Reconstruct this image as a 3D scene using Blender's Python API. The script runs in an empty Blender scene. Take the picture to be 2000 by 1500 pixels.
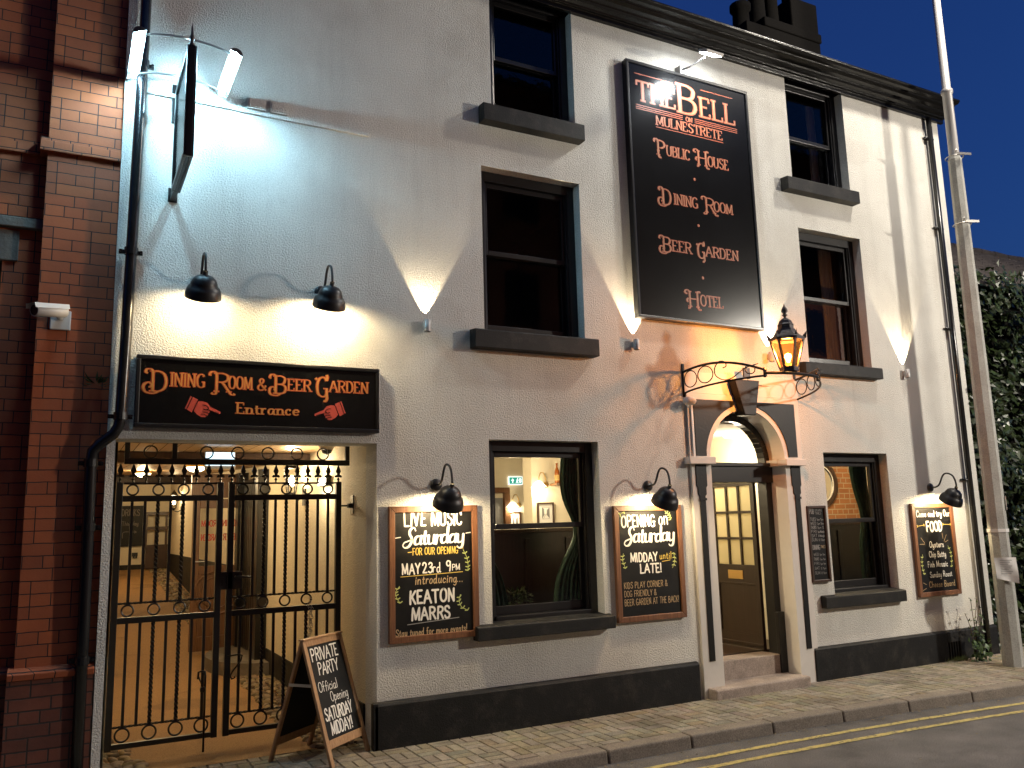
import bpy, bmesh, math, random
from mathutils import Vector, Matrix
random.seed(7)
SC = bpy.context.scene
COL = SC.collection
R = math.radians
V = Vector

# ------------------------------------------------------------------ camera
yaw, pit, rol = R(28.0186), R(9.1969), R(-1.5147)
fwd = V((math.sin(yaw)*math.cos(pit), math.cos(yaw)*math.cos(pit), math.sin(pit)))
rgt = V((math.cos(yaw), -math.sin(yaw), 0)); upv = rgt.cross(fwd)
r2 = rgt*math.cos(rol) + upv*math.sin(rol); u2 = -rgt*math.sin(rol) + upv*math.cos(rol)
cd = bpy.data.cameras.new('camera'); cam = bpy.data.objects.new('camera', cd); COL.objects.link(cam)
m = Matrix((r2, u2, -fwd)).transposed().to_4x4(); m.translation = V((0, -7.0, 1.83))
cam.matrix_world = m
cd.sensor_width = 36; cd.lens = 29.617; cd.clip_start = 0.05; cd.clip_end = 2000
SC.camera = cam

# ------------------------------------------------------------------ world, light, exposure
W = bpy.data.worlds.new('World'); SC.world = W; W.use_nodes = True
nt = W.node_tree; bg = nt.nodes['Background']
sky = nt.nodes.new('ShaderNodeTexSky'); sky.sky_type = 'NISHITA'; sky.sun_disc = False
sky.sun_elevation = R(-3.0); sky.sun_rotation = R(150); sky.ozone_density = 6.0; sky.air_density = 1.0; sky.dust_density = 0.3
tint = nt.nodes.new('ShaderNodeMix'); tint.data_type = 'RGBA'; tint.blend_type = 'MULTIPLY'; tint.inputs[0].default_value = 1; tint.inputs[7].default_value = (.68, 2.6, 1.5, 1)
nt.links.new(sky.outputs[0], tint.inputs[6]); nt.links.new(tint.outputs[2], bg.inputs[0]); bg.inputs[1].default_value = 1.5
SC.view_settings.view_transform = 'Standard'; SC.view_settings.look = 'None'
SC.view_settings.exposure = 0.7; SC.view_settings.gamma = 1.0
SC.render.engine = 'CYCLES'
SC.cycles.use_denoising = True
SC.cycles.max_bounces = 8; SC.cycles.transparent_max_bounces = 16; SC.cycles.sample_clamp_indirect = 4.0
SC.cycles.caustics_reflective = False; SC.cycles.caustics_refractive = False

# ------------------------------------------------------------------ materials
def mat(name, col, rough=0.6, metal=0.0, bump=None, var=0.0, vscale=6.0, emit=None, estr=0.0, spec=0.5, dirt=None, coat=0.0):
    """bump: list of (scale, strength, distance, detail); var: value variation by noise; dirt: (scale, colour, amount)"""
    M = bpy.data.materials.new(name); M.use_nodes = True
    n = M.node_tree.nodes; l = M.node_tree.links; p = n['Principled BSDF']
    p.inputs['Base Color'].default_value = (*col, 1); p.inputs['Roughness'].default_value = rough
    p.inputs['Metallic'].default_value = metal; p.inputs['Specular IOR Level'].default_value = spec
    p.inputs['Coat Weight'].default_value = coat
    tc = n.new('ShaderNodeTexCoord'); out = None
    if var or dirt:
        no = n.new('ShaderNodeTexNoise'); no.inputs['Scale'].default_value = vscale; no.inputs['Detail'].default_value = 6
        l.new(tc.outputs['Object'], no.inputs['Vector'])
        mr = n.new('ShaderNodeMapRange'); mr.inputs[1].default_value = .3; mr.inputs[2].default_value = .7
        mr.inputs[3].default_value = 1-var; mr.inputs[4].default_value = 1+var
        l.new(no.outputs['Fac'], mr.inputs[0])
        hs = n.new('ShaderNodeHueSaturation'); hs.inputs['Color'].default_value = (*col, 1)
        l.new(mr.outputs[0], hs.inputs['Value']); out = hs.outputs[0]
        if dirt:
            d2 = n.new('ShaderNodeTexNoise'); d2.inputs['Scale'].default_value = dirt[0]; d2.inputs['Detail'].default_value = 8; d2.inputs['Roughness'].default_value = .65
            l.new(tc.outputs['Object'], d2.inputs['Vector'])
            m2 = n.new('ShaderNodeMapRange'); m2.inputs[1].default_value = .5; m2.inputs[2].default_value = .72; m2.inputs[4].default_value = dirt[2]
            l.new(d2.outputs['Fac'], m2.inputs[0])
            mx = n.new('ShaderNodeMix'); mx.data_type = 'RGBA'; mx.inputs[7].default_value = (*dirt[1], 1)
            l.new(m2.outputs[0], mx.inputs[0]); l.new(out, mx.inputs[6]); out = mx.outputs[2]
        l.new(out, p.inputs['Base Color'])
    prev = None
    for b in bump or []:
        no = n.new('ShaderNodeTexNoise'); no.inputs['Scale'].default_value = b[0]; no.inputs['Detail'].default_value = b[3] if len(b) > 3 else 3
        l.new(tc.outputs['Object'], no.inputs['Vector'])
        bn = n.new('ShaderNodeBump'); bn.inputs['Strength'].default_value = b[1]; bn.inputs['Distance'].default_value = b[2]
        l.new(no.outputs['Fac'], bn.inputs['Height'])
        if prev: l.new(prev, bn.inputs['Normal'])
        prev = bn.outputs[0]
    if prev: l.new(prev, p.inputs['Normal'])
    if emit:
        p.inputs['Emission Color'].default_value = (*emit, 1); p.inputs['Emission Strength'].default_value = estr
    return M

def mat_wood(name, c1, c2, rough=0.5, axis='Z', scale=1.0):
    M = bpy.data.materials.new(name); M.use_nodes = True
    n = M.node_tree.nodes; l = M.node_tree.links; p = n['Principled BSDF']
    tc = n.new('ShaderNodeTexCoord'); mp = n.new('ShaderNodeMapping')
    sc = {'X': (1.2, 22, 22), 'Y': (22, 1.2, 22), 'Z': (22, 22, 1.2)}[axis]
    mp.inputs['Scale'].default_value = tuple(s*scale for s in sc)
    l.new(tc.outputs['Object'], mp.inputs['Vector'])
    no = n.new('ShaderNodeTexNoise'); no.inputs['Scale'].default_value = 2.5; no.inputs['Detail'].default_value = 6; no.inputs['Distortion'].default_value = 1.2
    l.new(mp.outputs[0], no.inputs['Vector'])
    cr = n.new('ShaderNodeValToRGB'); cr.color_ramp.elements[0].position = .32; cr.color_ramp.elements[1].position = .7
    cr.color_ramp.elements[0].color = (*c1, 1); cr.color_ramp.elements[1].color = (*c2, 1)
    l.new(no.outputs['Fac'], cr.inputs[0]); l.new(cr.outputs[0], p.inputs['Base Color'])
    bn = n.new('ShaderNodeBump'); bn.inputs['Strength'].default_value = .25; bn.inputs['Distance'].default_value = .004
    l.new(no.outputs['Fac'], bn.inputs['Height']); l.new(bn.outputs[0], p.inputs['Normal'])
    p.inputs['Roughness'].default_value = rough
    return M

def mat_brick(name, c1, c2, mortar, bw=.26, rh=.088, ms=.006, soot=.5, rough=.75):
    M = bpy.data.materials.new(name); M.use_nodes = True
    n = M.node_tree.nodes; l = M.node_tree.links; p = n['Principled BSDF']
    tc = n.new('ShaderNodeTexCoord'); sx = n.new('ShaderNodeSeparateXYZ'); l.new(tc.outputs['Object'], sx.inputs[0])
    ad = n.new('ShaderNodeMath'); l.new(sx.outputs[0], ad.inputs[0]); l.new(sx.outputs[1], ad.inputs[1])
    wob = n.new('ShaderNodeTexNoise'); wob.inputs['Scale'].default_value = 9; l.new(tc.outputs['Object'], wob.inputs['Vector'])
    wm = n.new('ShaderNodeMath'); wm.operation = 'MULTIPLY_ADD'; wm.inputs[1].default_value = .012; l.new(wob.outputs['Fac'], wm.inputs[0]); l.new(sx.outputs[2], wm.inputs[2])
    cb = n.new('ShaderNodeCombineXYZ'); l.new(ad.outputs[0], cb.inputs[0]); l.new(wm.outputs[0], cb.inputs[1])
    bt = n.new('ShaderNodeTexBrick'); l.new(cb.outputs[0], bt.inputs['Vector'])
    bt.inputs['Color1'].default_value = (*c1, 1); bt.inputs['Color2'].default_value = (*c2, 1); bt.inputs['Mortar'].default_value = (*mortar, 1)
    bt.inputs['Scale'].default_value = 1; bt.inputs['Mortar Size'].default_value = ms; bt.inputs['Mortar Smooth'].default_value = .3
    bt.inputs['Brick Width'].default_value = bw; bt.inputs['Row Height'].default_value = rh; bt.inputs['Bias'].default_value = -.1
    bt.offset = .5; bt.offset_frequency = 2; bt.squash = .5; bt.squash_frequency = 3
    no = n.new('ShaderNodeTexNoise'); no.inputs['Scale'].default_value = 2.3; no.inputs['Detail'].default_value = 8; no.inputs['Roughness'].default_value = .7
    l.new(tc.outputs['Object'], no.inputs['Vector'])
    mr = n.new('ShaderNodeMapRange'); mr.inputs[1].default_value = .4; mr.inputs[2].default_value = .75; mr.inputs[4].default_value = soot
    l.new(no.outputs['Fac'], mr.inputs[0])
    mx = n.new('ShaderNodeMix'); mx.data_type = 'RGBA'; mx.inputs[7].default_value = (.035, .025, .022, 1)
    l.new(mr.outputs[0], mx.inputs[0]); l.new(bt.outputs['Color'], mx.inputs[6]); l.new(mx.outputs[2], p.inputs['Base Color'])
    b1 = n.new('ShaderNodeBump'); b1.inputs['Strength'].default_value = .9; b1.inputs['Distance'].default_value = .008; b1.invert = True
    l.new(bt.outputs['Fac'], b1.inputs['Height'])
    n2 = n.new('ShaderNodeTexNoise'); n2.inputs['Scale'].default_value = 60; n2.inputs['Detail'].default_value = 5; l.new(tc.outputs['Object'], n2.inputs['Vector'])
    b2 = n.new('ShaderNodeBump'); b2.inputs['Strength'].default_value = .35; b2.inputs['Distance'].default_value = .004
    l.new(n2.outputs['Fac'], b2.inputs['Height']); l.new(b1.outputs[0], b2.inputs['Normal']); l.new(b2.outputs[0], p.inputs['Normal'])
    p.inputs['Roughness'].default_value = rough
    return M

def mat_emit(name, col, s):
    M = bpy.data.materials.new(name); M.use_nodes = True; n = M.node_tree.nodes
    n.remove(n['Principled BSDF']); e = n.new('ShaderNodeEmission'); e.inputs[0].default_value = (*col, 1); e.inputs[1].default_value = s
    M.node_tree.links.new(e.outputs[0], n['Material Output'].inputs[0]); return M

def mat_glass(name, tint=(1, 1, 1), refl=1.0, wav=0.0, rough=0.02):
    M = bpy.data.materials.new(name); M.use_nodes = True; n = M.node_tree.nodes; l = M.node_tree.links
    n.remove(n['Principled BSDF'])
    t = n.new('ShaderNodeBsdfTransparent'); t.inputs[0].default_value = (*tint, 1)
    g = n.new('ShaderNodeBsdfGlossy'); g.inputs['Roughness'].default_value = rough
    f = n.new('ShaderNodeFresnel'); f.inputs[0].default_value = 1.5
    mu = n.new('ShaderNodeMath'); mu.operation = 'MULTIPLY'; mu.inputs[1].default_value = refl; l.new(f.outputs[0], mu.inputs[0])
    mx = n.new('ShaderNodeMixShader'); l.new(mu.outputs[0], mx.inputs[0]); l.new(t.outputs[0], mx.inputs[1]); l.new(g.outputs[0], mx.inputs[2])
    l.new(mx.outputs[0], n['Material Output'].inputs[0])
    if wav:
        tc = n.new('ShaderNodeTexCoord'); no = n.new('ShaderNodeTexNoise'); no.inputs['Scale'].default_value = 14; l.new(tc.outputs['Object'], no.inputs['Vector'])
        b = n.new('ShaderNodeBump'); b.inputs['Strength'].default_value = wav; b.inputs['Distance'].default_value = .01
        l.new(no.outputs['Fac'], b.inputs['Height']); l.new(b.outputs[0], g.inputs['Normal']); l.new(b.outputs[0], f.inputs['Normal'])
    return M

def mat_vcol(name, base, rough=.8, bump=None, amp=1.0):
    """colour multiplied per piece by the mesh attribute 'tone'"""
    M = mat(name, base, rough, bump=bump, var=.18, vscale=14)
    n = M.node_tree.nodes; l = M.node_tree.links; p = n['Principled BSDF']
    at = n.new('ShaderNodeAttribute'); at.attribute_name = 'tone'
    src = p.inputs['Base Color'].links[0].from_socket
    mx = n.new('ShaderNodeMix'); mx.data_type = 'RGBA'; mx.blend_type = 'MULTIPLY'; mx.inputs[0].default_value = 1
    l.new(src, mx.inputs[6]); l.new(at.outputs['Color'], mx.inputs[7]); l.new(mx.outputs[2], p.inputs['Base Color'])
    return M

def streaks(M, amount=.18, col=(.30, .27, .235)):
    """rain streaks: noise stretched down the wall"""
    n = M.node_tree.nodes; l = M.node_tree.links; p = n['Principled BSDF']; src = p.inputs['Base Color'].links[0].from_socket
    tc = n.new('ShaderNodeTexCoord'); mp = n.new('ShaderNodeMapping'); mp.inputs['Scale'].default_value = (7, 7, .45); l.new(tc.outputs['Object'], mp.inputs['Vector'])
    no = n.new('ShaderNodeTexNoise'); no.inputs['Scale'].default_value = 1.0; no.inputs['Detail'].default_value = 7; no.inputs['Roughness'].default_value = .65; l.new(mp.outputs[0], no.inputs['Vector'])
    mr = n.new('ShaderNodeMapRange'); mr.inputs[1].default_value = .50; mr.inputs[2].default_value = .78; mr.inputs[4].default_value = amount; l.new(no.outputs['Fac'], mr.inputs[0])
    mx = n.new('ShaderNodeMix'); mx.data_type = 'RGBA'; mx.inputs[7].default_value = (*col, 1); l.new(mr.outputs[0], mx.inputs[0]); l.new(src, mx.inputs[6]); l.new(mx.outputs[2], p.inputs['Base Color'])
def speckle(M, scale, amt, thr=(.35, .65)):
    """fine grain in the colour: grit, aggregate, pits that hold dirt"""
    n = M.node_tree.nodes; l = M.node_tree.links; p = n['Principled BSDF']; lk = p.inputs['Base Color'].links; src = lk[0].from_socket if lk else None
    tc = n.new('ShaderNodeTexCoord'); no = n.new('ShaderNodeTexNoise'); no.inputs['Scale'].default_value = scale; no.inputs['Detail'].default_value = 3; l.new(tc.outputs['Object'], no.inputs['Vector'])
    mr = n.new('ShaderNodeMapRange'); mr.inputs[1].default_value = thr[0]; mr.inputs[2].default_value = thr[1]; mr.inputs[3].default_value = 1-amt; mr.inputs[4].default_value = 1+amt; l.new(no.outputs['Fac'], mr.inputs[0])
    hs = n.new('ShaderNodeHueSaturation')
    if src: l.new(src, hs.inputs['Color'])
    else: hs.inputs['Color'].default_value = p.inputs['Base Color'].default_value
    l.new(mr.outputs[0], hs.inputs['Value']); l.new(hs.outputs[0], p.inputs['Base Color'])
RENDER = mat('roughcast_white', (.70, .69, .635), .9, bump=[(4, .3, .02, 2), (72, 1.0, .012, 2), (150, .8, .006, 2)], var=.06, vscale=1.5, dirt=(1.1, (.42, .38, .33), .25))
streaks(RENDER); speckle(RENDER, 95, .13)
SMOOTH = mat('smooth_white_paint', (.70, .66, .60), .6, bump=[(8, .3, .008, 4), (60, .15, .002)], var=.05, dirt=(3, (.4, .34, .28), .2))
BLACKM = mat('black_masonry_paint', (.008, .008, .008), .6, bump=[(90, .6, .004, 3), (6, .3, .01)], var=.25, dirt=(6, (.05, .044, .036), .5), spec=.3)
BLACKW = mat('black_gloss_wood', (.010, .010, .011), .3, bump=[(12, .25, .004, 4)])
BLACKC = mat('black_gloss_cornice', (.004, .004, .004), .24, bump=[(7, .5, .012, 5), (60, .4, .004)], spec=.35)
BLACKP = mat('black_panel_paint', (.006, .0055, .005), .5, bump=[(40, .3, .004)], spec=.3)
BRICK = mat_brick('red_brick', (.52, .135, .045), (.36, .095, .038), (.03, .02, .016), ms=.004, soot=.3)
BRICK2 = mat_brick('dark_red_brick', (.22, .07, .04), (.15, .05, .032), (.04, .03, .025), soot=.6)
SILHB = mat('silhouette_brick', (.006, .0055, .005), .95, bump=[(20, .5, .01)], spec=.08)  # near black puts the chimney's unlit silhouette into the colour; also behind the ivy
BRICKIN = mat_brick('interior_brick', (.45, .19, .07), (.36, .14, .05), (.5, .38, .25), bw=.22, rh=.075, ms=.009, soot=.15)
STONE = mat('sandstone', (.36, .29, .24), .8, bump=[(40, .5, .005, 6), (6, .4, .01)], var=.2, dirt=(4, (.12, .10, .08), .5))
STONEG = mat('grey_stone', (.17, .15, .125), .85, bump=[(30, .7, .01, 6)], var=.25, dirt=(5, (.08, .07, .05), .5))
FRAMEW = mat_wood('brown_stained_wood', (.11, .045, .02), (.23, .10, .045), .45)
PALEW = mat_wood('pale_pine', (.30, .16, .07), (.46, .27, .13), .5)
DARKW = mat_wood('dark_oak', (.030, .014, .008), (.065, .03, .016), .4)
SETTW = mat_wood('black_oak', (.008, .005, .004), (.018, .011, .007), .35)
DOORW = mat_wood('brown_door_paint', (.028, .017, .010), (.04, .024, .015), .38, scale=.5)
PASSW = mat_wood('orange_brown_wood', (.13, .062, .028), (.21, .105, .05), .4)
BOARDW = mat_wood('ceiling_board', (.36, .22, .10), (.47, .30, .15), .45, axis='X', scale=.6)
CHALKB = mat('chalkboard', (.005, .005, .005), .5, var=.5, vscale=5, dirt=(3, (.016, .016, .0155), .5), spec=.25)
CHALK = mat('chalk_white', (.82, .80, .75), .9, bump=[(300, .3, .001)])
CHALKY = mat('chalk_yellow', (.70, .50, .10), .9)
CHALKG = mat('chalk_green', (.50, .55, .18), .9)
CHALKT = mat('chalk_tan', (.50, .36, .20), .9)
CHALKD = mat('chalk_faded', (.34, .33, .31), .9)
SIGNB = mat('sign_black_paint', (.005, .0055, .006), .20, bump=[(2, .06, .01, 3)], var=.2, vscale=3, spec=.3)
SIGNO = mat('sign_copper_red', (.44, .08, .026), .45)
SIGNG = mat('sign_gold', (.54, .24, .06), .4)
SIGNR = mat('sign_red', (.52, .07, .045), .5)
SIGNP = mat('sign_copper_pale', (.44, .19, .085), .45)
IRON = mat('black_iron', (.010, .009, .009), .38, .0, bump=[(120, .3, .002)])
IRONB = mat('bracket_iron', (.016, .013, .011), .45, .3)
PIPE = mat('drainpipe_black', (.012, .012, .013), .22, bump=[(15, .2, .003)])
SHADE = mat('matt_black_lampshade', (.010, .010, .011), .42)
SHADEIN = mat('lampshade_white_enamel', (.75, .72, .66), .5)
STEEL = mat('brushed_steel', (.45, .43, .40), .4, 1.0)
GREYM = mat('grey_fitting', (.42, .41, .40), .5, .3)
BRASS = mat('brass', (.62, .40, .13), .42, .65)
LEAD = mat('lantern_metal', (.10, .085, .075), .42, .6)
WPLAST = mat('white_plastic', (.72, .70, .66), .4)
GLASS = mat_glass('window_glass', (.97, .97, .96), .6, wav=.05)
GLASSD = mat_glass('textured_glass', (.92, .84, .62), .9, wav=.6, rough=.1)
GLASSF = mat('obscured_glass', (.80, .68, .40), .25, bump=[(14, .5, .01), (40, .3, .005)])
def _frost():
    n = GLASSF.node_tree.nodes; l = GLASSF.node_tree.links; p = n['Principled BSDF']; out = n['Material Output']
    tr = n.new('ShaderNodeBsdfTranslucent'); tr.inputs[0].default_value = (.95, .90, .72, 1); ts = n.new('ShaderNodeBsdfTransparent'); ts.inputs[0].default_value = (.92, .88, .72, 1)
    m1 = n.new('ShaderNodeMixShader'); m1.inputs[0].default_value = .35; m2 = n.new('ShaderNodeMixShader'); m2.inputs[0].default_value = .2
    l.new(tr.outputs[0], m1.inputs[1]); l.new(ts.outputs[0], m1.inputs[2]); l.new(m1.outputs[0], m2.inputs[1]); l.new(p.outputs[0], m2.inputs[2]); l.new(m2.outputs[0], out.inputs[0])
_frost()
AMBER = mat_glass('amber_glass', (.97, .68, .33), .7, wav=.3)
CREAM = mat('cream_emulsion', (.76, .69, .53), .8, bump=[(20, .2, .004)], var=.03)
CREAMR = mat('cream_roughcast', (.70, .63, .48), .85, bump=[(60, .9, .012, 3), (5, .3, .02)])
CEILW = mat('ceiling_white', (.78, .72, .58), .8)
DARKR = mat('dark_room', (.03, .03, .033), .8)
CURT = mat('green_velvet', (.03, .085, .055), .65, var=.3, vscale=20)
CURTP = mat('pale_curtain', (.42, .41, .40), .8)
MIRROR = mat('mirror', (.9, .9, .9), .03, 1.0)
LEAF = mat('leaf', (.05, .09, .025), .45, var=.5, vscale=9)
LEAFD = mat('ivy_leaf', (.022, .036, .011), .34, var=.9, vscale=7)
STEM = mat('stem', (.09, .06, .035), .8)
GRASSM = mat('grass_blade', (.10, .13, .03), .7)
SLATE = mat('roof_tile', (.055, .045, .040), .75, bump=[(30, .5, .01)], var=.3, vscale=5)
CONC = mat('concrete_column', (.37, .37, .34), .8, bump=[(50, .5, .004), (6, .4, .01)], var=.12, vscale=4, dirt=(3, (.18, .16, .13), .45))
PAPER = mat('paper', (.72, .71, .68), .4)
PRINT = mat('grey_print', (.18, .18, .18), .8)
ASPH = mat('asphalt', (.16, .148, .135), .82, bump=[(190, 1.0, .010, 4), (60, .7, .010, 3), (2, .3, .02)], var=.22, vscale=3, dirt=(30, (.14, .13, .12), .45))
KERBM = mat('kerb_stone', (.22, .185, .145), .8, bump=[(60, .6, .005, 5), (7, .4, .012)], var=.15, vscale=4, dirt=(3, (.10, .085, .07), .6))
PAVE = mat_vcol('paving_block', (.285, .25, .195), .85, bump=[(90, .6, .004, 4)])
JOINT = mat('paving_joint', (.07, .055, .04), .9, bump=[(60, .5, .004)])
COBB = mat_vcol('cobble', (.30, .24, .17), .7, bump=[(30, .5, .006)])
RESIN = mat('resin_gravel', (.33, .19, .075), .75, bump=[(180, .9, .006, 3)], var=.12, vscale=60, dirt=(1.5, (.30, .17, .07), .5))

def stains(M, scale, amount, col, lo=.56, hi=.66):
    n = M.node_tree.nodes; l = M.node_tree.links; p = n['Principled BSDF']; src = p.inputs['Base Color'].links[0].from_socket
    tc = n.new('ShaderNodeTexCoord'); no = n.new('ShaderNodeTexNoise'); no.inputs['Scale'].default_value = scale; no.inputs['Detail'].default_value = 5; no.inputs['Distortion'].default_value = .8; l.new(tc.outputs['Object'], no.inputs['Vector'])
    mr = n.new('ShaderNodeMapRange'); mr.inputs[1].default_value = lo; mr.inputs[2].default_value = hi; mr.inputs[4].default_value = amount; l.new(no.outputs['Fac'], mr.inputs[0])
    mx = n.new('ShaderNodeMix'); mx.data_type = 'RGBA'; mx.inputs[7].default_value = (*col, 1); l.new(mr.outputs[0], mx.inputs[0]); l.new(src, mx.inputs[6]); l.new(mx.outputs[2], p.inputs['Base Color'])
stains(PAVE, 1.3, .5, (.10, .075, .05)); stains(PAVE, 34, .6, (.36, .33, .28), .68, .72); stains(ASPH, .9, .4, (.05, .045, .04)); stains(ASPH, 22, .5, (.26, .25, .23), .69, .73); stains(RESIN, 1.1, .5, (.13, .075, .03)); stains(RENDER, .8, .16, (.40, .36, .31), .54, .6)
speckle(ASPH, 130, .45); speckle(ASPH, 2.2, .14); speckle(PAVE, 110, .22); speckle(PAVE, 2.0, .12); speckle(KERBM, 90, .25); speckle(RESIN, 120, .3); speckle(STONE, 90, .2); speckle(CONC, 80, .15); speckle(BLACKM, 100, .5); speckle(CREAMR, 90, .1)
BULB = mat_emit('warm_bulb', (1, .72, .36), 40)
LED = mat_emit('cool_led', (.42, .78, 1.0), 165)

def worn_yellow():
    M = bpy.data.materials.new('worn_yellow_paint'); M.use_nodes = True; n = M.node_tree.nodes; l = M.node_tree.links; p = n['Principled BSDF']
    tc = n.new('ShaderNodeTexCoord'); no = n.new('ShaderNodeTexNoise'); no.inputs['Scale'].default_value = 26; no.inputs['Detail'].default_value = 8; no.inputs['Roughness'].default_value = .7
    l.new(tc.outputs['Object'], no.inputs['Vector'])
    mr = n.new('ShaderNodeMapRange'); mr.inputs[1].default_value = .50; mr.inputs[2].default_value = .62; l.new(no.outputs['Fac'], mr.inputs[0])
    mx = n.new('ShaderNodeMix'); mx.data_type = 'RGBA'; mx.inputs[6].default_value = (.56, .45, .15, 1); mx.inputs[7].default_value = (.10, .09, .07, 1)
    l.new(mr.outputs[0], mx.inputs[0]); l.new(mx.outputs[2], p.inputs['Base Color']); p.inputs['Roughness'].default_value = .8
    b = n.new('ShaderNodeBump'); b.inputs['Strength'].default_value = .6; b.inputs['Distance'].default_value = .004
    n2 = n.new('ShaderNodeTexNoise'); n2.inputs['Scale'].default_value = 180; l.new(tc.outputs['Object'], n2.inputs['Vector'])
    l.new(n2.outputs['Fac'], b.inputs['Height']); l.new(b.outputs[0], p.inputs['Normal']); return M
YELLOW = worn_yellow()

# ------------------------------------------------------------------ mesh helpers
class MB:
    def __init__(s): s.bm = bmesh.new(); s.tone = None
    def poly(s, pts):
        return s.bm.faces.new([s.bm.verts.new(p) for p in pts])
    def box(s, x0, x1, y0, y1, z0, z1, rot=None, piv=None):
        ps = [V(p) for p in ((x0, y0, z0), (x1, y0, z0), (x1, y1, z0), (x0, y1, z0), (x0, y0, z1), (x1, y0, z1), (x1, y1, z1), (x0, y1, z1))]
        if rot is not None:
            pv = V(piv) if piv else V(((x0+x1)/2, (y0+y1)/2, (z0+z1)/2)); ps = [pv + rot @ (p-pv) for p in ps]
        v = [s.bm.verts.new(p) for p in ps]
        return [s.bm.faces.new([v[i] for i in f]) for f in ((3, 2, 1, 0), (4, 5, 6, 7), (0, 1, 5, 4), (1, 2, 6, 5), (2, 3, 7, 6), (3, 0, 4, 7))]
    def bar(s, a, b, w, t, up=(0, 0, 1), twist=0):
        """rectangular bar from a to b"""
        a = V(a); b = V(b); d = (b-a).normalized(); u = V(up)
        if abs(d.dot(u)) > .95: u = V((1, 0, 0))
        x = d.cross(u).normalized(); y = x.cross(d)
        n = max(1, int(twist)); rings = []
        for i in range(n+1):
            f = i/n; an = f*twist*math.pi/4 if twist else 0
            ca, sa = math.cos(an), math.sin(an); c = a.lerp(b, f)
            rings.append([s.bm.verts.new(c + (x*(px*ca-py*sa) + y*(px*sa+py*ca))) for px, py in ((-w/2, -t/2), (w/2, -t/2), (w/2, t/2), (-w/2, t/2))])
        for r0, r1 in zip(rings, rings[1:]):
            for k in range(4): s.bm.faces.new([r0[k], r0[(k+1) % 4], r1[(k+1) % 4], r1[k]])
        s.bm.faces.new(rings[0][::-1]); s.bm.faces.new(rings[-1])
    def tube(s, pts, r, seg=8, closed=False, cap=True, rads=None):
        pts = [V(p) for p in pts]; n = len(pts); rings = []; prev = None
        for i, p in enumerate(pts):
            if closed: d = pts[(i+1) % n]-pts[i-1]
            else: d = pts[min(i+1, n-1)]-pts[max(i-1, 0)]
            d.normalize()
            if prev is None:
                u = V((0, 0, 1)) if abs(d.z) < .9 else V((1, 0, 0)); x = d.cross(u).normalized()
            else: x = (prev - d*prev.dot(d)).normalized()
            prev = x; y = d.cross(x); rr = rads[i] if rads else r
            rings.append([s.bm.verts.new(p + (x*math.cos(2*math.pi*k/seg) + y*math.sin(2*math.pi*k/seg))*rr) for k in range(seg)])
        for i in range(n if closed else n-1):
            a, b = rings[i], rings[(i+1) % n]
            for k in range(seg): s.bm.faces.new([a[k], a[(k+1) % seg], b[(k+1) % seg], b[k]])
        if cap and not closed:
            s.bm.faces.new(rings[0][::-1]); s.bm.faces.new(rings[-1])
    def lathe(s, prof, c=(0, 0, 0), axis=(0, 0, 1), seg=20, cap=False, rot0=0.0):
        c = V(c); ax = V(axis).normalized(); u = V((1, 0, 0)) if abs(ax.x) < .9 else V((0, 1, 0))
        x = (u - ax*u.dot(ax)).normalized(); y = ax.cross(x); rings = []
        for r, h in prof:
            rings.append([s.bm.verts.new(c + ax*h + (x*math.cos(rot0+2*math.pi*k/seg) + y*math.sin(rot0+2*math.pi*k/seg))*max(r, 1e-4)) for k in range(seg)])
        for a, b in zip(rings, rings[1:]):
            for k in range(seg): s.bm.faces.new([a[k], a[(k+1) % seg], b[(k+1) % seg], b[k]])
        if cap: s.bm.faces.new(rings[0][::-1]); s.bm.faces.new(rings[-1])
    def prism(s, pts, y0, y1):
        """outline in x,z extruded along y"""
        a = [s.bm.verts.new((p[0], y0, p[1])) for p in pts]; b = [s.bm.verts.new((p[0], y1, p[1])) for p in pts]; n = len(pts)
        s.bm.faces.new(a); s.bm.faces.new(b[::-1])
        for i in range(n): s.bm.faces.new([a[i], b[i], b[(i+1) % n], a[(i+1) % n]])
    def prismx(s, pts, x0, x1):
        """outline in y,z extruded along x"""
        a = [s.bm.verts.new((x0, p[0], p[1])) for p in pts]; b = [s.bm.verts.new((x1, p[0], p[1])) for p in pts]; n = len(pts)
        s.bm.faces.new(a); s.bm.faces.new(b[::-1])
        for i in range(n): s.bm.faces.new([a[i], b[i], b[(i+1) % n], a[(i+1) % n]])
    def ring(s, c, R_, r, seg=20, tseg=6, nrm=(0, 1, 0)):
        c = V(c); n = V(nrm).normalized(); u = V((0, 0, 1)) if abs(n.z) < .9 else V((1, 0, 0)); x = n.cross(u).normalized(); y = n.cross(x)
        s.tube([c + (x*math.cos(2*math.pi*k/seg) + y*math.sin(2*math.pi*k/seg))*R_ for k in range(seg)], r, tseg, closed=True)
    def build(s, name, material, parent=None, smooth=False, bevel=0.0, fix=True):
        if fix: bmesh.ops.recalc_face_normals(s.bm, faces=s.bm.faces)
        me = bpy.data.meshes.new(name); s.bm.to_mesh(me); s.bm.free()
        me.materials.append(material)
        if smooth: me.polygons.foreach_set('use_smooth', [True]*len(me.polygons))
        o = bpy.data.objects.new(name, me); COL.objects.link(o)
        if bevel:
            b = o.modifiers.new('bevel', 'BEVEL'); b.width = bevel; b.segments = 2; b.limit_method = 'ANGLE'; b.angle_limit = R(40)
        if parent:
            o.parent = parent
            o.matrix_parent_inverse = Matrix.Translation(-parent.location)   # parts sit at the world origin, roots at the thing's base
        return o

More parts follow.
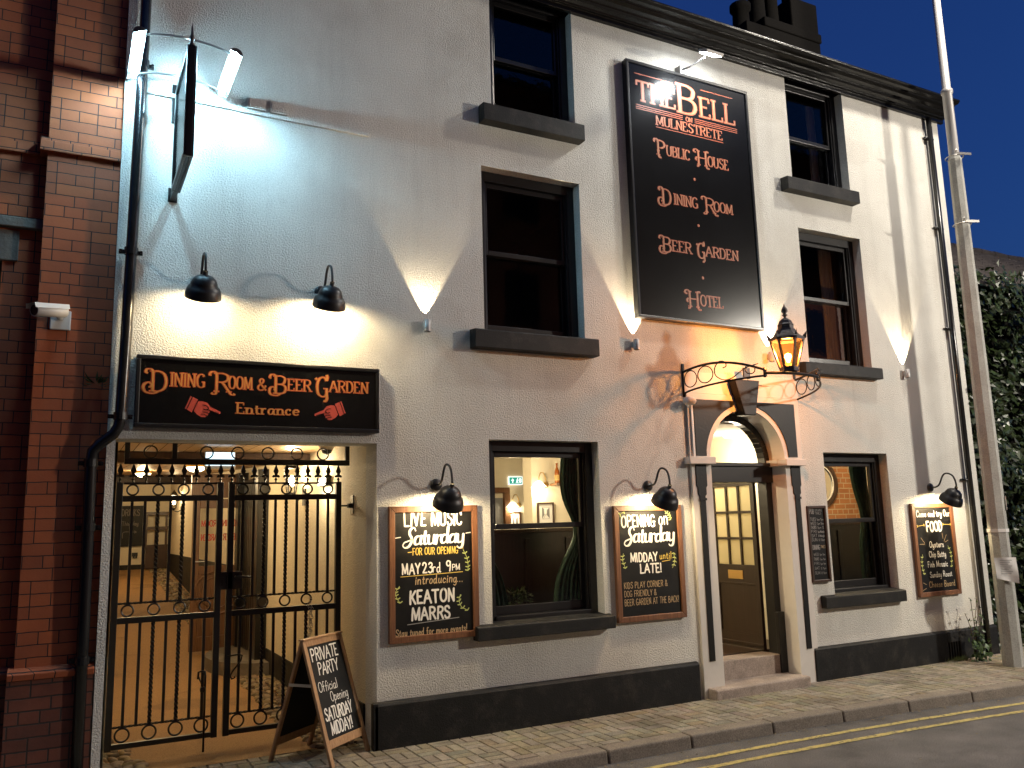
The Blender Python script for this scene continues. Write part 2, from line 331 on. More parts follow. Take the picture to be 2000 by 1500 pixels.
def tag(o, label, cat, group=None, kind=None):
    o['label'] = label; o['category'] = cat
    if group: o['group'] = group
    if kind: o['kind'] = kind
    return o
def thing(name, label, cat, loc=(0, 0, 0), group=None):
    o = bpy.data.objects.new(name, None); COL.objects.link(o); o.location = loc; o.empty_display_size = .1
    return tag(o, label, cat, group)
def struct(o, kind='structure'):
    o['kind'] = kind; return o
def copy_thing(src, loc, label):
    r = src.copy(); COL.objects.link(r); r.location = loc; r['label'] = label
    for ch in list(src.children):
        c = ch.copy(); COL.objects.link(c); c.parent = r; c.matrix_parent_inverse = ch.matrix_parent_inverse.copy()
        for g in list(ch.children):
            d = g.copy(); COL.objects.link(d); d.parent = c; d.matrix_parent_inverse = g.matrix_parent_inverse.copy()
    return r
def lamp(kind, name, loc, power, col, parent=None, radius=.03, rot=None, **kw):
    d = bpy.data.lights.new(name, kind); d.energy = power; d.color = col
    if kind in ('POINT', 'SPOT'): d.shadow_soft_size = radius
    for k, v in kw.items(): setattr(d, k, v)
    o = bpy.data.objects.new(name, d); COL.objects.link(o); o.location = loc
    if rot: o.rotation_euler = rot
    if parent:
        o.parent = parent; o.matrix_parent_inverse = Matrix.Translation(-parent.location)
    return o
def aim(d):
    return V(d).to_track_quat('-Z', 'Y').to_euler()
def arc(c, r, a0, a1, n, pl='xz'):
    out = []
    for i in range(n+1):
        a = R(a0+(a1-a0)*i/n); u, w = r*math.cos(a), r*math.sin(a)
        out.append((c[0]+u, c[1], c[2]+w) if pl == 'xz' else (c[0], c[1]+u, c[2]+w))
    return out

# ------------------------------------------------------------------ lettering: one skeleton alphabet, drawn with a pen
# flags: 1 = serif at start, 2 = serif at end, 3 = both, 0 = none; ~ = smooth curve
G = {
'A': (.70, ['1 0,0 .35,1', '2 .35,1 .70,0', '0 .13,.36 .57,.36']),
'B': (.60, ['3 .06,1 .06,0', '0~ .06,1 .32,1 .5,.9 .52,.75 .46,.6 .3,.53 .06,.53', '0~ .06,.53 .3,.53 .5,.46 .57,.28 .5,.08 .32,0 .06,0']),
'C': (.62, ['0~ .57,.8 .49,.95 .32,1 .14,.9 .04,.68 .03,.4 .1,.12 .3,0 .48,.04 .57,.18', '0 .57,.97 .57,.76']),
'D': (.62, ['3 .06,1 .06,0', '0~ .06,1 .3,1 .5,.85 .58,.5 .5,.15 .3,0 .06,0']),
'E': (.54, ['3 .06,1 .06,0', '2 .06,1 .48,1', '0 .06,.52 .38,.52', '2 .06,0 .51,0']),
'F': (.52, ['3 .06,1 .06,0', '2 .06,1 .48,1', '0 .06,.52 .38,.52']),
'G': (.66, ['0~ .57,.82 .48,.96 .32,1 .14,.9 .04,.68 .03,.4 .1,.12 .3,0 .48,.03 .58,.14', '0 .58,.42 .58,.04', '0 .38,.42 .66,.42']),
'H': (.64, ['3 .06,1 .06,0', '3 .58,1 .58,0', '0 .06,.52 .58,.52']),
'I': (.14, ['3 .07,1 .07,0']),
'J': (.42, ['1~ .36,1 .36,.3 .3,.06 .16,0 .04,.08 .02,.2']),
'K': (.58, ['3 .06,1 .06,0', '0 .06,.42 .52,1', '2 .2,.55 .57,0']),
'L': (.52, ['3 .06,1 .06,0', '2 .06,0 .5,0']),
'M': (.80, ['1 .05,0 .08,1', '0 .08,1 .4,.08', '0 .4,.08 .72,1', '2 .72,1 .75,0']),
'N': (.64, ['1 .06,0 .06,1', '0 .06,1 .58,0', '2 .58,0 .58,1']),
'O': (.64, ['0~ .32,1 .14,.92 .03,.7 .03,.3 .14,.08 .32,0 .5,.08 .61,.3 .61,.7 .5,.92 .32,1']),
'P': (.57, ['3 .06,1 .06,0', '0~ .06,1 .34,1 .53,.88 .53,.64 .34,.5 .06,.5']),
'Q': (.64, ['0~ .32,1 .14,.92 .03,.7 .03,.3 .14,.08 .32,0 .5,.08 .61,.3 .61,.7 .5,.92 .32,1', '0 .36,.25 .62,-.05']),
'R': (.62, ['3 .06,1 .06,0', '0~ .06,1 .34,1 .53,.88 .53,.66 .34,.52 .06,.52', '2 .3,.52 .6,0']),
'S': (.56, ['0~ .5,.82 .42,.96 .27,1 .1,.92 .06,.75 .14,.6 .3,.52 .47,.4 .52,.22 .43,.05 .25,0 .1,.05 .03,.2']),
'T': (.62, ['2 .31,1 .31,0', '3 0,1 .62,1']),
'U': (.64, ['1~ .06,1 .06,.3 .14,.06 .32,0 .5,.06 .58,.3 .58,1']),
'V': (.64, ['1 0,1 .32,0', '2 .32,0 .64,1']),
'W': (.86, ['1 0,1 .2,0', '0 .2,0 .43,.85', '0 .43,.85 .64,0', '2 .64,0 .86,1']),
'X': (.60, ['3 .02,1 .58,0', '3 .02,0 .58,1']),
'Y': (.60, ['1 0,1 .3,.48', '1 .6,1 .3,.48', '2 .3,.48 .3,0']),
'Z': (.56, ['1 .03,1 .53,1', '0 .53,1 .03,0', '2 .03,0 .54,0']),
'&': (.66, ['0~ .64,0 .4,.3 .2,.62 .16,.85 .28,1 .42,.9 .4,.7 .22,.52 .06,.35 .04,.14 .18,0 .38,.04 .52,.22 .6,.44']),
'+': (.5, ['0 .25,.8 .25,.2', '0 0,.5 .5,.5']),
'!': (.16, ['0 .1,1 .07,.3', '0 .06,.09 .06,.02']), '.': (.16, ['0 .06,.08 .06,.01']), ',': (.16, ['0 .08,.08 .03,-.12']),
'-': (.5, ['0 .04,.45 .46,.45']), "'": (.1, ['0 .05,1 .05,.8']), '/': (.4, ['0 .38,1 .02,0']),
'0': (.56, ['0~ .28,1 .1,.88 .03,.5 .1,.12 .28,0 .46,.12 .53,.5 .46,.88 .28,1']),
'1': (.24, ['0 .02,.8 .14,1', '0 .14,1 .14,0']),
'2': (.52, ['0~ .05,.76 .12,.95 .28,1 .44,.9 .46,.7 .3,.4 .04,.02', '0 .04,.01 .5,.01']),
'3': (.52, ['0~ .05,.86 .2,1 .42,.92 .44,.7 .22,.54', '0~ .22,.54 .48,.44 .48,.14 .26,0 .04,.12']),
'4': (.54, ['0 .38,0 .38,1', '0 .38,1 .02,.3', '0 .02,.3 .52,.3']),
'5': (.52, ['0 .46,1 .1,1', '0 .1,1 .07,.55', '0~ .07,.55 .3,.62 .48,.48 .48,.16 .26,0 .04,.1']),
'6': (.52, ['0~ .44,.95 .2,.8 .05,.4 .12,.06 .28,0 .46,.14 .44,.42 .28,.52 .08,.36']),
'7': (.5, ['0 .02,1 .48,1', '0 .48,1 .16,0']), '8': (.5, ['0~ .25,.53 .06,.7 .1,.95 .25,1 .42,.93 .44,.72 .25,.53 .04,.32 .08,.06 .25,0 .43,.06 .46,.32 .25,.53']),
'9': (.52, ['0~ .44,.78 .34,.97 .16,.97 .05,.78 .12,.55 .3,.52 .44,.7', '0~ .45,.92 .44,.5 .36,0']),
'a': (.54, ['0~ .42,.42 .3,.52 .12,.47 .04,.28 .08,.06 .2,0 .34,.08 .42,.3', '0~ .43,.52 .42,.16 .47,.01 .54,.05']),
'b': (.50, ['1 .06,1 .06,0', '0~ .06,.36 .2,.52 .38,.46 .44,.26 .36,.05 .2,0 .06,.12']),
'c': (.46, ['0~ .4,.4 .3,.52 .14,.48 .04,.28 .1,.06 .26,0 .42,.1']),
'd': (.54, ['0~ .42,.42 .3,.52 .12,.47 .04,.28 .08,.06 .2,0 .34,.08 .42,.3', '1~ .44,1 .43,.5 .43,.14 .48,.01 .54,.05']),
'e': (.48, ['0~ .05,.27 .4,.3 .38,.46 .24,.53 .1,.45 .04,.25 .1,.06 .26,0 .44,.1']),
'f': (.36, ['0~ .38,.94 .28,1 .16,.9 .15,.5 .15,0', '0 .02,.52 .32,.52']),
'g': (.52, ['0~ .42,.42 .3,.52 .12,.47 .04,.28 .08,.06 .2,0 .34,.08 .42,.3', '0~ .43,.52 .43,-.1 .36,-.3 .2,-.34 .06,-.24']),
'h': (.52, ['1 .06,1 .06,0', '2~ .06,.32 .18,.5 .34,.5 .43,.38 .44,0']),
'i': (.18, ['3 .08,.52 .08,0', '0 .09,.76 .09,.69']), 'j': (.2, ['0~ .1,.52 .1,-.2 -.04,-.32', '0 .1,.76 .1,.69']),
'k': (.48, ['1 .06,1 .06,0', '0 .06,.22 .4,.52', '2 .17,.32 .46,0']), 'l': (.18, ['3 .08,1 .08,0']),
'm': (.80, ['3 .06,.52 .06,0', '0~ .06,.32 .16,.5 .3,.5 .38,.38 .39,0', '2~ .39,.32 .5,.5 .63,.5 .71,.38 .72,0']),
'n': (.52, ['3 .06,.52 .06,0', '2~ .06,.32 .18,.5 .34,.5 .43,.38 .44,0']),
'o': (.48, ['0~ .24,.53 .1,.46 .04,.26 .1,.06 .24,0 .38,.06 .44,.26 .38,.46 .24,.53']),
'p': (.50, ['2 .06,.52 .06,-.34', '0~ .06,.36 .2,.52 .38,.46 .44,.26 .36,.05 .2,0 .06,.12']),
'q': (.5, ['0~ .42,.42 .3,.52 .12,.47 .04,.28 .08,.06 .2,0 .34,.08 .42,.3', '0 .43,.52 .43,-.34']),
'r': (.38, ['3 .06,.52 .06,0', '0~ .06,.3 .14,.46 .26,.53 .36,.48']),
's': (.42, ['0~ .36,.42 .24,.53 .08,.47 .07,.36 .22,.27 .37,.18 .34,.04 .2,0 .04,.08']),
't': (.36, ['0~ .15,.78 .14,.3 .18,.03 .28,0 .36,.06', '0 .01,.53 .32,.53']),
'u': (.52, ['0~ .06,.52 .06,.2 .12,.02 .26,0 .38,.12 .42,.3', '0~ .42,.52 .42,.14 .46,.01 .52,.04']),
'v': (.46, ['0 .02,.52 .22,0', '0 .22,0 .44,.52']), 'w': (.66, ['0 .02,.52 .17,0', '0 .17,0 .32,.45', '0 .32,.45 .47,0', '0 .47,0 .64,.52']),
'x': (.46, ['0 .03,.52 .43,0', '0 .03,0 .43,.52']), 'z': (.44, ['0 .03,.52 .4,.52', '0 .4,.52 .03,0', '0 .03,0 .42,0']),
'y': (.50, ['0~ .06,.52 .07,.2 .14,.03 .26,.02 .38,.14 .42,.32', '0~ .43,.52 .43,-.08 .36,-.3 .2,-.34 .08,-.24']),
# brush capital with loops
'$': (.60, ['0~ .56,.86 .46,1.04 .3,1.02 .2,.84 .24,.62 .38,.42 .42,.16 .3,-.12 .08,-.2 -.08,-.06 -.02,.12 .16,.2 .44,.3']),
' ': (.30, []),
}
SWASH = {  # flourishes of the tall sign initials
'D': ['0~ .30,0 .08,-.12 -.20,-.06 -.30,.16 -.24,.36 -.08,.42 .02,.32 -.02,.2 -.1,.2', '0~ .06,1 -.04,1.1 -.18,1.08 -.22,.94 -.14,.88'],
'B': ['0~ .32,0 .12,-.12 -.16,-.08 -.26,.12 -.20,.32 -.06,.36 .04,.26 -.02,.16', '0~ .06,1 -.06,1.08 -.2,1.04 -.24,.9 -.16,.86'],
'R': ['0~ .06,1 -.06,1.08 -.2,1.04 -.24,.9 -.16,.86', '0~ .06,0 .02,-.14 -.1,-.16 -.16,-.08', '0~ .6,0 .68,-.14 .8,-.16 .84,-.08'],
'P': ['0~ .06,1 -.06,1.08 -.2,1.04 -.24,.9 -.16,.86', '0~ .06,0 .1,-.16 .2,-.22 .26,-.16', '0 -.06,.28 .18,.28'],
'H': ['0~ .06,1 -.06,1.08 -.2,1.06 -.26,.92 -.18,.84 -.1,.88', '0~ .58,1 .7,1.06 .8,.98', '0~ .06,.52 -.08,.5 -.14,.36 -.06,.28', '0~ .58,0 .64,-.16 .74,-.2 .8,-.12', '0~ .06,0 .0,-.14 -.1,-.12'],
'G': ['0~ .14,.9 .0,.86 -.08,.96', '0~ .58,.14 .6,-.1 .5,-.24 .4,-.2', '0~ .57,.82 .62,1.0 .58,1.14'],
}
def crom(pts, k=7):
    if len(pts) < 3: return pts
    cl = (pts[0]-pts[-1]).length < 1e-6; out = []; n = len(pts)
    for i in range(n-1):
        p1, p2 = pts[i], pts[i+1]
        p0 = pts[i-1] if i > 0 else (pts[-2] if cl else p1*2-p2)
        p3 = pts[i+2] if i+2 < n else (pts[1] if cl else p2*2-p1)
        for j in range(k):
            t = j/k
            out.append(.5*((2*p1)+(p2-p0)*t+(2*p0-5*p1+4*p2-p3)*t*t+(3*p1-p0-3*p2+p3)*t**3))
    out.append(pts[-1]); return out
class Plane:
    """a flat surface to letter on: origin, right, up; letters lie just in front of it"""
    def __init__(s, o, r=(1, 0, 0), u=(0, 0, 1)): s.o = V(o); s.r = V(r).normalized(); s.u = V(u).normalized(); s.n = s.r.cross(s.u); s.k = 0
    def at(s, a, b, d=0.0): return s.o + s.r*a + s.u*b + s.n*d
def ribbon(mb, pl, pts, wf, d, rounded):
    L = []; n = len(pts)
    for i, p in enumerate(pts):
        t = (pts[min(i+1, n-1)]-pts[max(i-1, 0)])
        if t.length < 1e-9: continue
        t.normalize(); w = wf(t); L.append((p, V((-t.y, t.x)), w, t))
    if len(L) < 2: return
    a = [mb.bm.verts.new(pl.at(*(p+nn*w/2), d)) for p, nn, w, t in L]; b = [mb.bm.verts.new(pl.at(*(p-nn*w/2), d)) for p, nn, w, t in L]
    for i in range(len(L)-1): mb.bm.faces.new([b[i], b[i+1], a[i+1], a[i]])
    if rounded:
        for (p, nn, w, t), va, vb, sg in ((L[0], a[0], b[0], -1), (L[-1], a[-1], b[-1], 1)):
            vs = [va] + [mb.bm.verts.new(pl.at(*(p + nn*math.cos(q)*w/2 + t*sg*math.sin(q)*w/2), d)) for q in (R(45), R(90), R(135))] + [vb]
            mb.bm.faces.new(vs if sg > 0 else vs[::-1])
def text(mb, pl, s, x0, z0, h, width=None, style='chalk', wt=.13, track=.12, slant=0.0, swash=None, grow=0.0, lift=.0012, jit=None, extra=None):
    """writes s with its baseline from (x0,z0); cap height h; total width fitted; grow widens the pen (for outlines)"""
    adv = [G[c][0]+track for c in s]; tot = (sum(adv)-track) or 1
    sx = (width/tot if width else h); x = x0
    serif = style == 'roman'; jt = (.03 if style in ('chalk', 'brush') else 0) if jit is None else jit
    def wf(t):
        if style == 'roman': return h*(wt*.34 + wt*.66*abs(t.y)**1.3)+grow
        if style == 'brush': return h*wt*(.38 + .62*max(0, -t.y)**.8 + .12*abs(t.x))+grow
        return h*wt + grow
    for ci, c in enumerate(s):
        st = list(G[c][1]) + (list(SWASH.get(c, [])) if swash and ci == 0 else [])
        dz = random.uniform(-jt, jt)*h; ra = random.uniform(-jt, jt)*2
        for q in st:
            fl, co = q.split(' ', 1); sm = fl.endswith('~'); f = int(fl[0])
            ps = []
            for w in co.split():
                a, b = map(float, w.split(',')); a += slant*b + ra*b
                ps.append(V((x + a*sx, z0 + b*h + dz)))
            if sm: ps = crom(ps)
            elif style == 'chalk' and len(ps) == 2:
                mid = ps[0].lerp(ps[1], .5); dd = ps[1]-ps[0]; ps = [ps[0], mid + V((-dd.y, dd.x))*random.uniform(-.03, .03), ps[1]]
            pl.k = (pl.k+1) % 9; d = lift + pl.k*.00012
            ribbon(mb, pl, ps, wf, d, style != 'roman')
            if serif:
                for on, e, o2 in ((f & 1, ps[0], ps[1]), (f & 2, ps[-1], ps[-2])):
                    if not on: continue
                    t = (e-o2).normalized(); pl.k = (pl.k+1) % 9; d = lift+pl.k*.00012
                    if abs(t.y) > .5:
                        hw = min(h*wt*1.05, sx*.17); th = h*wt*.36+grow; cy = e.y - t.y*th*.5*0
                        ribbon(mb, pl, [V((e.x-hw-grow/2, cy)), V((e.x+hw+grow/2, cy))], lambda tt: th, d, False)
                    else:
                        lg = h*.2; ribbon(mb, pl, [V((e.x, e.y+(0 if e.y > z0+h*.5 else lg)+grow/2)), V((e.x, e.y-(lg if e.y > z0+h*.5 else 0)-grow/2))], lambda tt: h*wt*.4+grow, d, False)
        x += adv[ci]*sx
def strokes(mb, pl, pts, w, smooth=True, lift=.0012):
    ps = [V(p) for p in pts]; ps = crom(ps, 6) if smooth else ps
    pl.k = (pl.k+1) % 9; ribbon(mb, pl, ps, lambda t: w, lift+pl.k*.00012, True)
def flat(mb, pl, pts, lift=.0012):
    mb.bm.faces.new([mb.bm.verts.new(pl.at(a, b, lift)) for a, b in pts])
def sprig(mb, pl, pts, w, n=4, ls=.018):
    ps = crom([V(p) for p in pts], 6); strokes(mb, pl, pts, w)
    for i in range(1, n+1):
        p = ps[int(i*(len(ps)-1)/n)]; t = (ps[-1]-ps[0]).normalized(); nn = V((-t.y, t.x))
        for sg in (-1, 1): strokes(mb, pl, [p, p + nn*ls*sg - t*ls*.5], w*1.9, False)

# ------------------------------------------------------------------ ground, pavement, kerb, road
def kerb_y(x):                       # line of the kerb's front edge
    return -1.07 if x < 4.3 else -1.07 - .012*(x-4.3)**2 - .006*(x-4.3)
b = MB(); b.box(-60, 90, -60, 60, -.6, -.104); struct(b.build('ground', JOINT))
b = MB()
xs = [-14 + .5*i for i in range(113)]
up = [b.bm.verts.new((x, kerb_y(min(x, 16))+.02, -.1)) for x in xs]; dn = [b.bm.verts.new((x, -30, -.1)) for x in xs]
for i in range(len(xs)-1): b.bm.faces.new([dn[i], dn[i+1], up[i+1], up[i]])
struct(b.build('road', ASPH))
for off, wd in ((.27, .062), (.50, .062)):
    b = MB(); xs = [-4 + .12*i for i in range(170)]; a = []
    for x in xs:
        y = kerb_y(min(x, 16)) - off; j1, j2 = random.uniform(-.006, .006), random.uniform(-.006, .006)
        a.append((b.bm.verts.new((x, y+wd/2+j1, -.0955)), b.bm.verts.new((x, y-wd/2+j2, -.0955))))
    for (p, q), (r, s) in zip(a, a[1:]): b.bm.faces.new([q, s, r, p])
    struct(b.build('road_marking', YELLOW))
b = MB(); x = -3.0
while x < 15:
    L = random.choice((.84, .86, .9)); n = 4
    for i in range(n):
        xa, xb = x + L*i/n + (.006 if i == 0 else 0), x + L*(i+1)/n - (.006 if i == n-1 else 0)
        ya, yb = kerb_y(xa), kerb_y(xb)
        v = [b.bm.verts.new(p) for p in ((xa, ya, -.12), (xb, yb, -.12), (xb, yb+.15, -.12), (xa, ya+.15, -.12), (xa, ya+.012, .002), (xb, yb+.012, .002), (xb, yb+.15, .006), (xa, ya+.15, .006))]
        for f in ((0, 1, 5, 4), (4, 5, 6, 7)): b.bm.faces.new([v[k] for k in f])
        if i == 0: b.bm.faces.new([v[0], v[4], v[7], v[3]])
        if i == n-1: b.bm.faces.new([v[1], v[2], v[6], v[5]])
    x += L
bmesh.ops.remove_doubles(b.bm, verts=b.bm.verts, dist=.001)
struct(b.build('kerb', KERBM, bevel=.014))
# paving blocks laid in basket weave: each block a small bevelled slab
def blocks():
    bm = bmesh.new(); lay = bm.loops.layers.color.new('tone')
    def blk(x0, x1, y0, y1, zt):
        k = kerb_y(min((x0+x1)/2, 16)) + .153; y0 = max(y0, k)
        if y1 - y0 < .03: return
        t = random.uniform(.87, 1.1); c = (t*random.uniform(.96, 1.05), t, t*random.uniform(.9, 1.02), 1); g, e = .0025, .009
        o = [bm.verts.new(p) for p in ((x0+g, y0+g, zt-.012), (x1-g, y0+g, zt-.012), (x1-g, y1-g, zt-.012), (x0+g, y1-g, zt-.012))]
        tl = [random.uniform(-.0015, .0015) for _ in range(4)]
        i = [bm.verts.new(p) for p in ((x0+e, y0+e, zt+tl[0]), (x1-e, y0+e, zt+tl[1]), (x1-e, y1-e, zt+tl[2]), (x0+e, y1-e, zt+tl[3]))]
        fs = [bm.faces.new(i)] + [bm.faces.new([o[k], o[(k+1) % 4], i[(k+1) % 4], i[k]]) for k in range(4)]
        for f in fs:
            for lp in f.loops: lp[lay] = c
    s = .20
    for ix in range(-12, 68):
        for iy in range(-10, 3):
            x, y = ix*s, iy*s
            if y + s < kerb_y(min(x+s/2, 16)) + .15: continue
            if y > .3 and not (.36 < x < 2.2): continue
            if y+s > .05 and not (.2 < x+.11 < 2.4 or x > 10.5): continue
            zt = .004
            if (ix+iy) % 2: blk(x, x+s, y, y+s/2, zt); blk(x, x+s, y+s/2, y+s, zt)
            else: blk(x, x+s/2, y, y+s, zt); blk(x+s/2, x+s, y, y+s, zt)
    for ix in range(-24, 124):          # rows against the wall and along the kerb
        x = ix*.11
        if x < .2 or x > 2.4: blk(x, x+.11, 0.02-.22+.22, .09, .004) if False else None
    me = bpy.data.meshes.new('pavement'); bm.to_mesh(me); bm.free(); me.materials.append(PAVE)
    o = bpy.data.objects.new('pavement', me); COL.objects.link(o); struct(o)
blocks()
b = MB(); xs = [-3 + .3*i for i in range(62)]
for x0, x1 in zip(xs, xs[1:]):
    b.poly([(x0, kerb_y(x0)+.14, -.008), (x1, kerb_y(x1)+.14, -.008), (x1, .6, -.008), (x0, .6, -.008)])
struct(b.build('paving_bed', JOINT))
# passage floor rises gently from the gate to the far end
def pf(y): return .001 if y < 5 else .001 + .88*((y-5)/11)
b = MB(); ys = [.30, .5, 1, 2, 3, 4, 5, 7, 9, 11, 13.5, 16]
for y0, y1 in zip(ys, ys[1:]):
    for xa, xb in ((.37, 2.38),):
        b.poly([(xa, y0, pf(y0)+.006), (xb, y0, pf(y0)+.006), (xb, y1, pf(y1)+.006), (xa, y1, pf(y1)+.006)])
struct(b.build('passage_floor', RESIN))
def cobbles():
    bm = bmesh.new(); lay = bm.loops.layers.color.new('tone')
    def peb(x, y, z, r):
        t = random.uniform(.55, 1.25); c = (t, t*random.uniform(.92, 1), t*random.uniform(.8, .95), 1); an = random.uniform(0, 3.14); a, bb = r*random.uniform(.9, 1.5), r*random.uniform(.6, .9)
        pr = ((1, -.004), (.95, .012), (.7, .026), (.3, .032)); rings = []
        for s_, h in pr:
            rings.append([bm.verts.new((x + s_*(a*math.cos(q)*math.cos(an)-bb*math.sin(q)*math.sin(an)), y + s_*(a*math.cos(q)*math.sin(an)+bb*math.sin(q)*math.cos(an)), z + h*r/.05)) for q in [k*math.pi/4 for k in range(8)]])
        fs = []
        for p, q in zip(rings, rings[1:]):
            for k in range(8): fs.append(bm.faces.new([p[k], p[(k+1) % 8], q[(k+1) % 8], q[k]]))
        fs.append(bm.faces.new(rings[-1]))
        for f in fs:
            f.smooth = True
            for lp in f.loops: lp[lay] = c
    def strip(y0, y1, xl, xr, st):
        y = y0
        while y < y1:
            x = xl(y)
            while x < xr(y):
                peb(x+random.uniform(-.02, .02), y+random.uniform(-.02, .02), pf(y)+.006, random.uniform(.035, .055)); x += st
            y += st*.8
    strip(.28, 1.6, lambda y: .38, lambda y: .78 - .2*y, .085)
    strip(.30, 4.2, lambda y: 2.02 - .06*y if y < 1.1 else 1.86+.04*y, lambda y: 2.36, .085)
    strip(5.9, 15.8, lambda y: 1.98, lambda y: 2.36, .10)
    me = bpy.data.meshes.new('cobbles'); bm.to_mesh(me); bm.free(); me.materials.append(COBB)
    o = bpy.data.objects.new('cobbles', me); COL.objects.link(o); struct(o, 'stuff')
cobbles()

# ------------------------------------------------------------------ the pub
pub = thing('pub_building', 'white roughcast three storey pub with black sash windows and arched doorway', 'pub', (6, 0, 0))
FX0, FX1, FZ = .265, 10.62, 7.22
HOLES = [(.325, 2.38, -.1, 2.52), (3.575, 4.56, 5.9, 7.23), (3.445, 4.575, 3.6, 5.27), (7.685, 8.70, 5.85, 7.23), (7.71, 8.79, 3.57, 5.25), (3.465, 4.675, .91, 2.58), (7.81, 8.90, .9, 2.52), (5.84, 7.42, -.1, 3.12)]
TH = .30
def wall_with_holes():
    b = MB(); xs = sorted({FX0, FX1, *[h[0] for h in HOLES], *[h[1] for h in HOLES]}); zs = sorted({-.1, FZ, *[min(h[2], FZ) for h in HOLES], *[min(h[3], FZ) for h in HOLES]})
    cache = {}
    def vt(x, y, z):
        k = (round(x, 4), y, round(z, 4))
        if k not in cache: cache[k] = b.bm.verts.new(k)
        return cache[k]
    for x0, x1 in zip(xs, xs[1:]):
        for z0, z1 in zip(zs, zs[1:]):
            cx, cz = (x0+x1)/2, (z0+z1)/2
            if any(h[0] < cx < h[1] and h[2] < cz < h[3] for h in HOLES): continue
            b.bm.faces.new([vt(x0, 0, z0), vt(x1, 0, z0), vt(x1, 0, z1), vt(x0, 0, z1)])
            b.bm.faces.new([vt(x0, TH, z1), vt(x1, TH, z1), vt(x1, TH, z0), vt(x0, TH, z0)])
    for h in HOLES:
        z1 = min(h[3], FZ); z0 = h[2]
        for p, q in (((h[0], z0), (h[0], z1)), ((h[1], z1), (h[1], z0)), ((h[0], z1), (h[1], z1)), ((h[1], z0), (h[0], z0))):
            if (p[1] == q[1] == FZ) or (p[1] == q[1] and p[1] < 0): continue
            b.bm.faces.new([vt(p[0], 0, p[1]), vt(q[0], 0, q[1]), vt(q[0], TH, q[1]), vt(p[0], TH, p[1])])
    b.bm.faces.new([b.bm.verts.new(p) for p in ((FX0, 0, -.1), (FX0, 0, FZ), (FX0, 8, FZ), (FX0, 8, -.1))])
    b.bm.faces.new([b.bm.verts.new(p) for p in ((FX1, 0, -.1), (FX1, 8, -.1), (FX1, 8, FZ), (FX1, 0, FZ))])
    return b.build('wall', RENDER, pub)
wall_with_holes()
# slim rendered band high on the left
b = MB(); b.box(.42, 1.15, -.022, 0, 5.335, 5.375); b.box(1.15, 2.3, -.02, 0, 5.33, 5.365); b.build('render_band', RENDER, pub, bevel=.006)
v = MB()
for x in (1.22, 1.41):
    v.box(x, x+.15, -.03, 0, 5.375, 5.49)
    v.box(x+.012, x+.138, -.034, -.03, 5.39, 5.475)
v.build('wall_vent', RENDER, pub, bevel=.004)
# plinths
b = MB(); b.prismx([(-.05, -.05), (-.05, .345), (-.035, .37), (0, .375), (.02, .375), (.02, -.05)], 2.345, 5.755)
b.box(2.335, 2.38, -.05, .02, -.05, .37)
b.build('plinth', BLACKM, pub, bevel=.006)
b = MB(); b.prismx([(-.045, -.05), (-.045, .335), (-.03, .355), (0, .36), (.02, .36), (.02, -.05)], 7.385, 9.62)
b.prismx([(-.045, .22), (-.045, .335), (-.03, .355), (0, .36), (.02, .36), (.02, .22)], 9.62, 9.86); b.prismx([(-.045, -.05), (-.045, .335), (-.03, .355), (0, .36), (.02, .36), (.02, -.05)], 9.86, 10.62)
b.build('plinth', BLACKM, pub, bevel=.006)
b = MB(); b.box(9.62, 9.86, -.01, .0, -.02, .22)
for i in range(5): b.box(9.63+i*.048, 9.645+i*.048, -.03, -.01, -.02, .22)
b.build('air_brick', IRON, pub)
# eaves cornice, roof
b = MB()
prof = [(y_*.95, 7.19+(z_-7.2)*.52) for y_, z_ in [(0, 7.2), (-.05, 7.2), (-.05, 7.3), (-.085, 7.31), (-.085, 7.345), (-.13, 7.375), (-.15, 7.41), (-.15, 7.44), (-.21, 7.46), (-.25, 7.50), (-.25, 7.535), (-.31, 7.545), (-.34, 7.60), (-.34, 7.64), (-.30, 7.66), (0, 7.66)]]
b.prismx(prof, .20, 10.70); b.build('cornice', BLACKC, pub, bevel=.006)
b = MB(); b.prismx([(-.27, 7.432), (4.0, 9.7), (8.3, 7.432)], .20, 10.66); b.build('roof', SLATE, pub)

